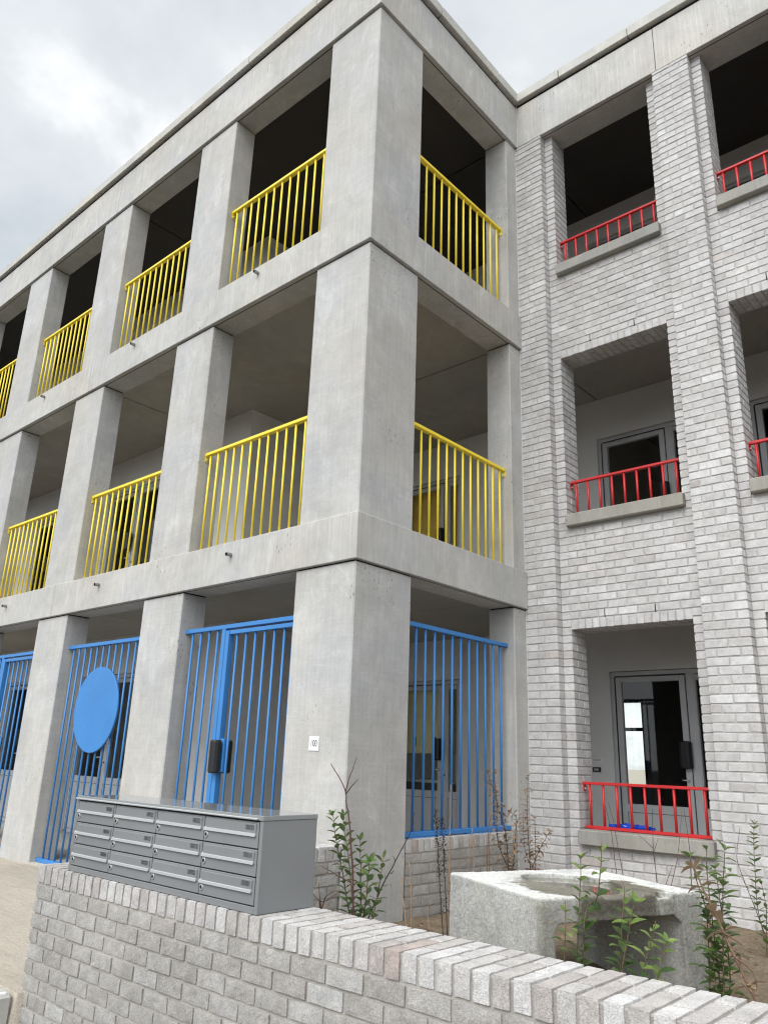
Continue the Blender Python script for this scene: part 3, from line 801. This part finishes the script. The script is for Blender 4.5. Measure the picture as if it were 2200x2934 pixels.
for r in range(3):
    for c in range(4):
        x0 = -W2+.024+gw*c+.003; x1 = x0+gw-.006; z0 = .031+gh_*(2-r)+.002; z1 = z0+gh_-.005
        mb = MB(); mb.box(x0, x1, -D2-.001, -D2+.022, z0, z1, .002)
        dr = part('mailbox_door', mb, 'mail', mx)
        mb = MB(); zs = z0+(z1-z0)*.50
        mb.box(x0+.014, x1-.014, -D2-.006, -D2-.0012, zs+.004, z1-.008, .002); part('mail_flap', mb, 'mail', dr)
        mb = MB()   # bright drip lip of the flap
        pr = [(-D2-.001, zs+.011), (-D2-.0095, zs+.005), (-D2-.0105, zs-.006), (-D2-.001, zs-.003)]
        a, b = x0+.003, x1-.014
        mb._add([(a, p, q) for p, q in pr]+[(b, p, q) for p, q in pr], [[0, 1, 2, 3], [7, 6, 5, 4], [0, 4, 5, 1], [1, 5, 6, 2], [2, 6, 7, 3], [3, 7, 4, 0]])
        part('flap_lip', mb, 'alu', dr)
        mb = MB(); lx, lz = x0+.020, z0+(z1-z0)*.28
        mb.cyl((lx, -D2, lz), (lx, -D2-.006, lz), .0145, .013, 18); mb.cyl((lx, -D2-.0061, lz), (lx, -D2-.0068, lz), .0075, n=14, mi=1)
        part('lock', mb, ['alu', 'black'], dr)
        num = f"100/0{2-r}0{4-c}"
        lettering('numeral', num, .031, dr, (x1-.056, -D2-.0066, z1-.025), .55)

# ------------------------------------------------------------------ concrete trough
ang = R(65.5)
tr = thing('concrete_trough', 'weathered concrete drinking trough with a water-filled basin among the plants', 'trough', (1.885, -.51, -.12), ang)
TL, TW, TH = 1.065, .945, .572
def booled():
    def tmp(mb):
        me = mb.data('t', 'trough'); o = bpy.data.objects.new('t', me); C.objects.link(o); return o
    mb = MB(); mb.box(0, TL, 0, TW, -.05, TH, .007); base = tmp(mb)
    # taper: the block is a little wider at its foot
    for v in base.data.vertices:
        if v.co.z < .1: v.co.x += -.008 if v.co.x < .5 else .025; v.co.y += -.012 if v.co.y < .5 else .0
    cut = []
    mb = MB(); pts = []
    for i in range(40):
        a = 2*math.pi*i/40; rw = 1+.05*math.sin(3*a+1); pts.append((.56+.25*rw*math.cos(a), .48+.345*rw*math.sin(a)))
    mb.prism(pts, TH-.06, TH+.2, .0); cut.append(tmp(mb))
    mb = MB()    # tunnel through the block
    pr = [(.085, -.12), (.085, .42), (.11, .455), (.86, .470), (.915, .425), (.93, -.12)]
    o = len(mb.v)
    bm = bmesh.new(); A = [bm.verts.new((x, -.3, z)) for x, z in pr]; B = [bm.verts.new((x, TW+.3, z-.02)) for x, z in pr]; n = len(pr)
    bm.faces.new(A); bm.faces.new(B[::-1])
    for i in range(n): bm.faces.new([A[i], B[i], B[(i+1) % n], A[(i+1) % n]])
    bmesh.ops.recalc_face_normals(bm, faces=bm.faces); me = bpy.data.meshes.new('t'); bm.to_mesh(me); bm.free(); mb.mesh(me); cut.append(tmp(mb))
    mb = MB(); mb.prism([(.36, -.15), (.70, -.15), (.66, .04), (.60, .27), (.46, .27), (.40, .03)], TH-.014, TH+.1, 0); cut.append(tmp(mb))
    mb = MB(); mb.prism([(.74, -.12), (.86, -.12), (.84, .055), (.75, .05)], TH-.026, TH+.1, 0); cut.append(tmp(mb))
    mb = MB(); mb.tube([(-.2, .50, .10), (.2, .50, .10)], .085, 20); cut.append(tmp(mb))
    for c in cut:
        m = base.modifiers.new('b', 'BOOLEAN'); m.operation = 'DIFFERENCE'; m.object = c; m.solver = 'EXACT'
    m = base.modifiers.new('r', 'REMESH'); m.mode = 'VOXEL'; m.voxel_size = .0085
    dg = bpy.context.evaluated_depsgraph_get(); dg.update()
    me = bpy.data.meshes.new_from_object(base.evaluated_get(dg))
    for c in cut+[base]: bpy.data.objects.remove(c)
    for v in me.vertices:
        p = v.co
        edge = 1.0
        v.co = p + noise.noise_vector(p*7)*.003+noise.noise_vector(p*38)*.0016+noise.noise_vector(p*90+Vector((7, 1, 3)))*.0024
    me.polygons.foreach_set('use_smooth', [True]*len(me.polygons)); me.update()
    return me
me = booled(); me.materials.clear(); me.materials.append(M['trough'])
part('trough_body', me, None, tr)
mb = MB(); n = 40; c = (.56, .48)
mb._add([(c[0]+.275*math.cos(2*math.pi*i/n), c[1]+.375*math.sin(2*math.pi*i/n), TH-.026) for i in range(n)], [list(range(n))]); part('basin_water', mb, 'water', tr)

# crumpled blue plastic on the sill
t = thing('plastic_bag', 'crumpled shiny blue plastic bag lying behind the ground-floor red railing', 'bag', (.83, 2.875, SILL_T+.001))
bm = bmesh.new(); bmesh.ops.create_icosphere(bm, subdivisions=4, radius=1)
for v in bm.verts:
    p = v.co.copy(); d = 1+.55*abs(noise.noise(p*2.3))-.35*abs(noise.noise(p*6+Vector((3, 1, 2))))
    v.co = Vector((p.x*.19*d, p.y*.055*d, max(0, (p.z*.5+.4)*.062*d)))
me = bpy.data.meshes.new('bag'); bm.to_mesh(me); bm.free(); me.materials.append(M['bag'])
part('bag_film', me, None, t)
# ------------------------------------------------------------------ plants: stem lines in metres
PL = {"shrubL": [[(0.943,-0.9,0.289),(0.877,-0.913,0.528),(0.853,-0.925,0.623),(0.834,-0.938,0.72),(0.829,-0.95,0.781)],[(1.023,-0.95,0.302),(0.951,-0.925,0.537),(0.889,-0.9,0.671),(0.845,-0.875,0.742),(0.812,-0.85,0.796)],[(0.98,-0.85,0.286),(0.952,-0.833,0.499),(0.926,-0.817,0.608),(0.904,-0.8,0.664)],[(1.112,-0.9,0.3),(1.12,-0.867,0.458),(1.109,-0.833,0.547),(1.09,-0.8,0.606)],[(1.045,-0.9,0.3),(1.08,-0.917,0.427),(1.103,-0.933,0.553),(1.125,-0.95,0.588)]],
  "redtwig": [[(1.051,-0.98,0.312),(1.029,-0.98,0.518),(0.997,-0.98,0.718),(0.974,-0.98,0.813),(0.957,-0.98,0.861),(0.95,-0.98,0.919),(0.891,-0.98,0.989),(0.82,-0.98,1.061)],[(0.95,-0.98,0.919),(0.949,-0.94,1.019),(0.948,-0.9,1.101)],[(0.951,-0.98,0.905),(1.001,-0.99,0.947),(1.061,-1.0,0.986)],[(1.018,-0.98,0.465),(0.937,-1.015,0.498),(0.854,-1.05,0.535)]],
  "darktwig": [[(0.9,-0.7,0.245),(1.005,-0.7,0.437),(1.084,-0.7,0.552),(1.195,-0.7,0.726),(1.213,-0.7,0.821)],[(1.084,-0.7,0.552),(1.073,-0.7,0.583)],[(1.054,-0.7,0.491),(1.076,-0.7,0.509)]],
  "drystub": [[(1.028,-1.2,0.353),(1.011,-1.2,0.397),(0.938,-1.2,0.432)],[(1.028,-1.2,0.353),(1.021,-1.2,0.387),(0.999,-1.2,0.481)],[(1.028,-1.2,0.359),(1.055,-1.2,0.42),(1.124,-1.2,0.458)],[(1.011,-1.2,0.397),(1.065,-1.2,0.404),(1.185,-1.2,0.479)]],
  "sticks": [[(0.43,0.2,0.033),(0.383,0.2,0.266),(0.357,0.2,0.374)],[(0.433,0.25,0.024),(0.426,0.25,0.247),(0.401,0.25,0.419)]],
  "tallstick": [[(0.56,0.5,0.358),(0.568,0.5,0.671),(0.571,0.5,0.934)],[(0.405,0.5,-0.037),(0.375,0.5,0.058),(0.396,0.5,0.137)]],
  "twin": [[(0.37,1.0,0.319),(0.406,1.0,0.616)],[(0.423,1.0,0.324),(0.408,1.0,0.611)]],
  "pair": [[(0.401,1.2,0.312),(0.415,1.2,0.59),(0.446,1.2,0.704)],[(0.421,1.2,0.314),(0.431,1.2,0.638)]],
  "seed": [[(0.548,0.4,0.356),(0.521,0.4,0.63),(0.501,0.4,0.838),(0.492,0.4,1.026)],[(0.597,0.4,0.354),(0.583,0.4,0.553),(0.565,0.4,0.708)]],
  "dead": [[(0.467,1.4,0.301),(0.37,1.4,0.504),(0.367,1.4,0.722),(0.362,1.4,0.798),(0.271,1.4,1.035)],[(0.403,1.5,0.287),(0.378,1.5,0.566),(0.296,1.5,0.813),(0.28,1.5,1.041)],[(0.444,1.5,0.291),(0.473,1.5,0.536),(0.488,1.5,0.67),(0.423,1.5,0.723)]],
  "dead2": [[(0.485,1.7,0.281),(0.466,1.7,0.672),(0.481,1.7,1.01)],[(0.532,1.7,0.296),(0.538,1.7,0.677)],[(0.491,1.7,0.282),(0.584,1.7,0.451),(0.67,1.7,0.581)],[(0.552,1.6,0.305),(0.492,1.6,0.467),(0.487,1.6,0.725)]],
  "a1": [[(2.34,-1.1,0.284),(2.352,-1.1,0.469),(2.358,-1.1,0.563)]],
  "a2": [[(2.333,-1.0,0.267),(2.357,-1.0,0.458),(2.373,-1.0,0.604),(2.38,-1.0,0.727)]],
  "a3": [[(2.368,-1.0,0.274),(2.394,-1.0,0.511),(2.446,-1.0,0.575),(2.474,-1.0,0.712),(2.482,-1.0,0.796)]],
  "a4": [[(2.558,-1.05,0.294),(2.593,-1.05,0.431),(2.621,-1.05,0.547),(2.64,-1.05,0.595)],[(2.528,-1.0,0.28),(2.55,-1.0,0.463),(2.572,-1.0,0.614),(2.565,-1.0,0.646)]],
  "a6": [[(2.657,-1.1,0.299),(2.671,-1.1,0.348),(2.708,-1.1,0.448),(2.733,-1.1,0.516),(2.74,-1.1,0.543)],[(2.721,-1.1,0.315),(2.732,-1.1,0.345),(2.758,-1.1,0.43),(2.779,-1.1,0.482)]],
  "b": [[(2.47,0.1,0.054),(2.485,0.1,0.383),(2.455,0.1,0.525),(2.428,0.1,0.641),(2.417,0.1,0.681)],[(2.54,0.05,0.053),(2.53,0.05,0.348),(2.522,0.05,0.586),(2.53,0.05,0.709),(2.514,0.05,0.732)],[(2.57,0.0,0.063),(2.604,0.0,0.458),(2.628,0.0,0.649),(2.64,0.0,0.727)],[(2.543,0.15,0.023),(2.558,0.15,0.2),(2.539,0.15,0.482),(2.527,0.15,0.628)],[(2.541,0.0,0.062),(2.534,0.0,0.309),(2.542,0.0,0.496)]],
  "c": [[(2.256,1.7,0.026),(2.226,1.7,0.266),(2.244,1.7,0.625),(2.262,1.7,0.786)],[(2.244,1.75,0.017),(2.264,1.75,0.234),(2.248,1.75,0.392)]],
  "branch": [[(2.904,-0.55,0.208),(2.82,-0.513,0.351),(2.746,-0.475,0.479),(2.679,-0.438,0.589),(2.63,-0.4,0.676)],[(2.773,-0.5,0.437),(2.851,-0.5,0.397)],[(2.833,-0.55,0.358),(2.892,-0.55,0.318),(2.91,-0.55,0.261)],[(2.898,-0.55,0.229),(2.845,-0.55,0.264)],[(2.798,-0.5,0.381),(2.871,-0.5,0.346)]],
  "d1": [[(1.588,1.6,0.294),(1.576,1.6,0.535),(1.589,1.6,0.814)],[(1.576,1.6,0.542),(1.463,1.6,0.632)],[(1.583,1.6,0.529),(1.621,1.6,0.623)]],
  "d2": [[(1.647,1.7,0.293),(1.709,1.7,0.493),(1.766,1.7,0.808)],[(1.6,1.7,0.287),(1.666,1.7,0.433)],[(1.722,1.7,0.55),(1.769,1.7,0.485)]],
  "d3": [[(1.87,1.5,0.336),(1.879,1.5,0.569),(1.861,1.5,0.833)]],
  "d4": [[(1.184,1.8,0.332),(1.151,1.8,0.644),(1.113,1.8,0.826)],[(1.231,1.8,0.329),(1.187,1.8,0.646),(1.145,1.8,0.828)]],
  "thorn": [[(2.174,1.8,0.223),(2.096,1.8,0.471),(2.102,1.8,0.593),(2.133,1.8,0.726)],[(2.15,1.8,0.318),(2.104,1.8,0.405)],[(2.19,1.8,0.375),(2.122,1.8,0.447)]]}
def smooth_line(pts, sub=5):
    P = [Vector(p) for p in pts]
    if len(P) < 3: return [P[0].lerp(P[-1], i/sub) for i in range(sub+1)]
    out = []
    for i in range(len(P)-1):
        a, b, c, d = P[max(i-1, 0)], P[i], P[i+1], P[min(i+2, len(P)-1)]
        for j in range(sub):
            t = j/sub
            out.append(.5*((2*b)+(c-a)*t+(2*a-5*b+4*c-d)*t*t+(3*b-a-3*c+d)*t**3))
    out.append(P[-1]); return out
def wiggle(L, amp):
    sd = random.uniform(0, 99)
    return [p+noise.noise_vector(Vector((i*.35, sd, 1)))*amp for i, p in enumerate(L)]
def to_ground(pts):
    """continue the stem down into the soil"""
    p, q = Vector(pts[0]), Vector(pts[1]); d = (p-q).normalized(); d.z = min(d.z, -.6)
    if p.z > -.02:
        L = (p.z+.09)/-d.z; return [tuple(p+d*L)]+list(pts)
    return list(pts)
def leaf_quads(base, dirv, up, L, w, bend, fold):
    d = dirv.normalized(); s = d.cross(up).normalized(); u = s.cross(d).normalized(); vs = []
    prof = [(.0, .08), (.18, .62), (.42, 1.0), (.68, .80), (.88, .36), (1.0, .0)]
    for t, k in prof:
        c = base+d*(L*t*(1-.12*bend*t))+u*(-bend*L*.45*t*t)
        vs += [tuple(c-s*w*k*.5+u*fold*w*k*.5), tuple(c), tuple(c+s*w*k*.5+u*fold*w*k*.5)]
    fs = []
    for i in range(5):
        a = i*3; fs += [[a, a+1, a+4, a+3], [a+1, a+2, a+5, a+4]]
    return vs, fs
def plant(name, label, cat, lines, bark, rad, leaves=None, group=None, ground=True, first=True):
    """leaves: (material, length, gap, start fraction, young material, droop)"""
    sub0 = to_ground(lines[0]) if ground else lines[0]
    org = Vector(sub0[0]); org.z = max(org.z, -.09)
    t = thing(name, label, cat, tuple(org), 0, group)
    stem = MB(); lf = MB(); yl = MB()
    ends = []
    for i, ln in enumerate(lines):
        isb = i > 0 and ln[0][2] > lines[0][0][2]+.02
        g = ground and not isb
        pts = to_ground(ln) if g else list(ln)
        ends += list(ln)
        L = wiggle(smooth_line(pts), .004); n = len(L)
        r = rad*(1 if not isb else .62)
        stem.tube([p-org for p in L], [r*(1-.62*j/(n-1)) for j in range(n)], 7)
        if leaves:
            mat, ll, gap, st, ym, droop = leaves
            acc = 0; tot = sum((L[j+1]-L[j]).length for j in range(n-1)); run_ = 0; ph = random.uniform(0, 3)
            for j in range(n-1):
                seg = (L[j+1]-L[j]).length
                while acc <= run_+seg:
                    f = acc/tot
                    if f > st:
                        p = L[j].lerp(L[j+1], (acc-run_)/max(seg, 1e-6)); tan = (L[j+1]-L[j]).normalized()
                        if f > .97: pairs = 2
                        else: pairs = 1
                        for q in range(pairs):
                            a = ph+q*1.5
                            side = tan.orthogonal().normalized(); side = (side*math.cos(a)+tan.cross(side)*math.sin(a))
                            for s_ in (1, -1):
                                if random.random() < .10: continue
                                size = ll*(random.uniform(.78, 1.15))*(1-.38*max(0, f-.75)/.25)
                                el = random.uniform(.25, .75)+(.7 if f > .95 else 0)
                                d = (side*s_+tan*el+Vector((0, 0, random.uniform(-.1, .25)))).normalized()
                                base = p+side*s_*r*.5
                                vs, fs = leaf_quads(base-org, d, tan+Vector((0, 0, .01)), size, size*random.uniform(.42, .52), droop*random.uniform(.4, 1.2), random.uniform(.15, .45))
                                lf._add(vs, fs, 1 if (f > .84 or (f > .6 and random.random() < .3)) and ym else 0, True)
                        ph += math.pi/2+random.uniform(-.35, .35)
                    acc += gap*random.uniform(.8, 1.2)
                run_ += seg
    part('stem', stem, bark, t)
    if lf.v: part('foliage', lf, [leaves[0], leaves[4] or leaves[0]], t)
    return t
GP = 'privet plants in the planter'
plant('privet_shrub', 'leafy green shrub of several stems right behind the mailbox bank', 'shrub', PL['shrubL'], 'stem_green', .0042, ('leaf', .074, .030, .05, 'leaf_mid', .5), GP)
plant('bare_twig', 'tall bare reddish twig forking at the top before the corner column', 'twig', PL['redtwig'], 'bark_red', .0062)
plant('bare_twig', 'dark bare twig leaning right against the side of the corner column', 'twig', PL['darktwig'], 'bark_dark', .0045)
plant('dry_plant', 'small dry brown plant at the right foot of the mailbox bank', 'plant', PL['drystub'], 'bark_brown', .004)
plant('dry_stalk', 'short pale cut stalk left of the trough by the concrete column', 'stalk', PL['sticks'][:1], 'bark_pale', .007, None, 'dry stalks')
plant('dry_stalk', 'short pale cut stalk with a forked node in front of the low brick wall', 'stalk', PL['sticks'][1:], 'bark_pale', .006, None, 'dry stalks')
plant('dry_stalk', 'tall straight tan stalk rising past the blue grille left of the trough', 'stalk', PL['tallstick'], 'bark_pale', .0062, None, 'dry stalks')
plant('dry_stalk', 'two thin stalks crossing at the top before the blue grille', 'stalk', PL['twin'], 'bark_pale', .0045, None, 'dry stalks')
plant('dry_stalk', 'pair of thin grey stalks left of the brown dead shrub', 'stalk', PL['pair'], 'bark_brown', .0048, None, 'dry stalks')
t = plant('seed_stalk', 'dark brown seed-head stalks in front of the blue grille', 'stalk', PL['seed'], 'bark_dark', .0036)
mb = MB(); o = t.location
for ln in PL['seed']:
    L = smooth_line(to_ground(ln), 14)
    for p in L:
        if p.z < .05 or p.z > .80 or noise.noise((p.z*9, p.x*3, 4)) < -.12: continue
        for q in range(7):
            d = Vector((random.uniform(-1, 1), random.uniform(-1, 1), random.uniform(-.3, 1))).normalized()
            vs, fs = leaf_quads(p-o+d*random.uniform(0, .022), d, Vector((.3, .2, 1)), random.uniform(.010, .02), .010, .4, .5); mb._add(vs, fs)
o = part('seed_head', mb, 'seed', t); o['kind'] = 'stuff'
plant('dead_shrub', 'dead shrub with curled brown leaves before the narrow pilaster', 'shrub', PL['dead'], 'bark_dark', .0046, ('leaf_dead', .070, .026, .10, None, 1.7), 'dead shrubs')
plant('dead_shrub', 'half-dead shrub with few brown leaves against the brick corner pier', 'shrub', PL['dead2'], 'bark_brown', .0044, ('leaf_dead', .062, .030, .10, None, 1.6), 'dead shrubs')
lv = ('leaf', .078, .042, .08, 'leaf_young', .8)
plant('privet_shrub', 'short leafy shoot at the near left corner of the trough opening', 'shrub', PL['a1'], 'stem_green', .0036, lv, GP)
plant('privet_shrub', 'leafy shoot rising in front of the trough basin, left of the tallest', 'shrub', PL['a2'], 'stem_green', .004, lv, GP)
plant('privet_shrub', 'tallest leafy green shoot in front of the trough, bent halfway', 'shrub', PL['a3'], 'stem_green', .0042, lv, GP)
plant('privet_shrub', 'two-stemmed leafy shoot before the middle of the trough opening', 'shrub', PL['a4'], 'stem_green', .004, lv, GP)
plant('privet_shrub', 'low pair of leafy shoots before the dark right side of the trough', 'shrub', PL['a6'], 'stem_green', .0036, lv, GP)
plant('privet_shrub', 'dense leafy shrub at the right end of the trough', 'shrub', PL['b'], 'stem_green', .0044, ('leaf', .10, .044, .05, 'leaf_mid', 1.1), GP)
plant('privet_shrub', 'slim small-leaved shrub before the brick pier at the right edge', 'shrub', PL['c'], 'stem_green', .004, ('leaf', .066, .036, .08, 'leaf_mid', .4), GP)
plant('dead_branch', 'bent brown branch with withered leaves over the soil at the right', 'branch', PL['branch'], 'bark_brown', .0085, ('leaf_dead', .10, .10, .15, None, 1.8))
plant('bare_twig', 'thin dark three-pronged twig before the ground-floor window sill', 'twig', PL['d1'], 'bark_dark', .0036)
plant('bare_twig', 'thin pale twig with side shoots right of the three-pronged one', 'twig', PL['d2'], 'bark_brown', .0036)
plant('bare_twig', 'thin dark twig with black buds at the right part of the sill', 'twig', PL['d3'], 'bark_dark', .0034)
plant('bare_twig', 'two long thin reddish twigs crossing the left part of the red railing', 'twig', PL['d4'], 'bark_red', .0034)
plant('bare_twig', 'spiny thin bare twig against the brick pier near the right edge', 'twig', PL['thorn'], 'bark_red', .003)
# leaf litter: countless small dead leaves on the soil
mb = MB()
for i in range(420):
    x, y = random.choice([(random.uniform(.1, 1.0), random.uniform(-.9, 1.2)), (random.uniform(2.2, 3.6), random.uniform(-1.4, 2.4)), (random.uniform(1, 3), random.uniform(-1.5, 2.4))])
    p = Vector((x, y, sh(x, y)+.012)); d = Vector((random.uniform(-1, 1), random.uniform(-1, 1), random.uniform(-.1, .35)))
    vs, fs = leaf_quads(p, d, Vector((random.uniform(-.5, .5), random.uniform(-.5, .5), 1)), random.uniform(.02, .05), random.uniform(.012, .026), random.uniform(0, 1.2), random.uniform(.1, .6)); mb._add(vs, fs, 0, True)
o = part('leaf_litter', mb, 'leaf_dead'); o['kind'] = 'stuff'

# ------------------------------------------------------------------ camera, sun, sky
cam = bpy.data.cameras.new('camera'); co = bpy.data.objects.new('camera', cam); C.objects.link(co)
yaw, pitch, roll = .7338, .3093, .0348
cy_, sy_, cp, sp = math.cos(yaw), math.sin(yaw), math.cos(pitch), math.sin(pitch)
fw = Vector((-sy_*cp, cy_*cp, sp)); r0 = Vector((cy_, sy_, 0)); u0 = r0.cross(fw)
rr = r0*math.cos(roll)+u0*math.sin(roll); uu = u0*math.cos(roll)-r0*math.sin(roll)
co.matrix_world = Matrix(((rr.x, uu.x, -fw.x, 4.1233), (rr.y, uu.y, -fw.y, -4.2619), (rr.z, uu.z, -fw.z, 1.0948), (0, 0, 0, 1)))
cam.sensor_fit = 'HORIZONTAL'; cam.sensor_width = 36; cam.lens = 36*2217.2/2200; cam.clip_end = 3000; cam.clip_start = .05
SC.camera = co

SUN = Vector((.10, -.76, .84)).normalized()
sl = bpy.data.lights.new('sun', 'SUN'); sl.energy = 1.5; sl.angle = R(28); sl.color = (1, .965, .92)
so = bpy.data.objects.new('sun', sl); C.objects.link(so); so.rotation_euler = SUN.to_track_quat('Z', 'Y').to_euler()
W_ = bpy.data.worlds.new('World'); SC.world = W_; W_.use_nodes = True
nt = W_.node_tree; nt.nodes.clear(); N = nt.nodes; Lk = nt.links
def wn(t, **kw):
    o = N.new(t)
    for k, v in kw.items(): setattr(o, k, v)
    return o
def wm(op, a, b=0.0, clamp=False):
    o = wn('ShaderNodeMath', operation=op, use_clamp=clamp)
    for i, v in enumerate((a, b)):
        if hasattr(v, 'links'): Lk.new(v, o.inputs[i])
        else: o.inputs[i].default_value = v
    return o.outputs[0]
sky = wn('ShaderNodeTexSky', sky_type='NISHITA', sun_disc=False, sun_elevation=math.asin(SUN.z), sun_rotation=math.atan2(SUN.x, SUN.y))
tc = wn('ShaderNodeTexCoord'); sp_ = wn('ShaderNodeSeparateXYZ'); Lk.new(tc.outputs['Generated'], sp_.inputs[0])
h = wm('ADD', wm('MAXIMUM', sp_.outputs[2], 0.0), .42)
cv = wn('ShaderNodeCombineXYZ'); Lk.new(wm('DIVIDE', sp_.outputs[0], h), cv.inputs[0]); Lk.new(wm('DIVIDE', sp_.outputs[1], h), cv.inputs[1])
def wnoise(sc, det, rough, dist, off):
    mp = wn('ShaderNodeMapping'); mp.inputs['Location'].default_value = off; Lk.new(cv.outputs[0], mp.inputs[0])
    t = wn('ShaderNodeTexNoise'); t.inputs['Scale'].default_value = sc; t.inputs['Detail'].default_value = det; t.inputs['Roughness'].default_value = rough; t.inputs['Distortion'].default_value = dist
    Lk.new(mp.outputs[0], t.inputs[0]); return t.outputs[0]
n1 = wnoise(1.7, 7, .55, .35, (8.738, -6.762, 3.809)); n2 = wnoise(4.6, 6, .55, .3, (19.225, .217, 4.985))
cl = wm('ADD', wm('MULTIPLY', n1, .66), wm('MULTIPLY', n2, .34))
rp = wn('ShaderNodeValToRGB'); cr = rp.color_ramp
for i in range(2): cr.elements.new(.5)
for e, (p, c) in zip(cr.elements, ((.37, (.66, .72, .78)), (.46, (.78, .83, .88)), (.54, (.90, .94, .97)), (.61, (1.22, 1.24, 1.25)))): e.position = p; e.color = (*c, 1)
Lk.new(cl, rp.inputs[0])
# cloud deck brightens towards the veiled sun
dt = wn('ShaderNodeVectorMath', operation='DOT_PRODUCT'); Lk.new(tc.outputs['Generated'], dt.inputs[0]); dt.inputs[1].default_value = SUN
lobe = wn('ShaderNodeMapRange', interpolation_type='SMOOTHSTEP'); Lk.new(dt.outputs['Value'], lobe.inputs[0])
for i, v in enumerate((.28, 1.0, 9.8, 31.0)): lobe.inputs[i+1].default_value = v
clb = wn('ShaderNodeVectorMath', operation='SCALE'); Lk.new(rp.outputs[0], clb.inputs[0]); Lk.new(lobe.outputs[0], clb.inputs['Scale'])
mx = wn('ShaderNodeMix', data_type='RGBA'); mx.inputs[0].default_value = .90
Lk.new(sky.outputs[0], mx.inputs[6]); Lk.new(clb.outputs[0], mx.inputs[7])
bg = wn('ShaderNodeBackground'); bg.inputs[1].default_value = .1; Lk.new(mx.outputs[2], bg.inputs[0])
ow = wn('ShaderNodeOutputWorld'); Lk.new(bg.outputs[0], ow.inputs[0])
SC.cycles.filter_width = 1.15
SC.cycles.use_denoising = True
SC.view_settings.view_transform = 'Standard'; SC.view_settings.look = 'None'; SC.view_settings.exposure = 0.0; SC.view_settings.gamma = 1
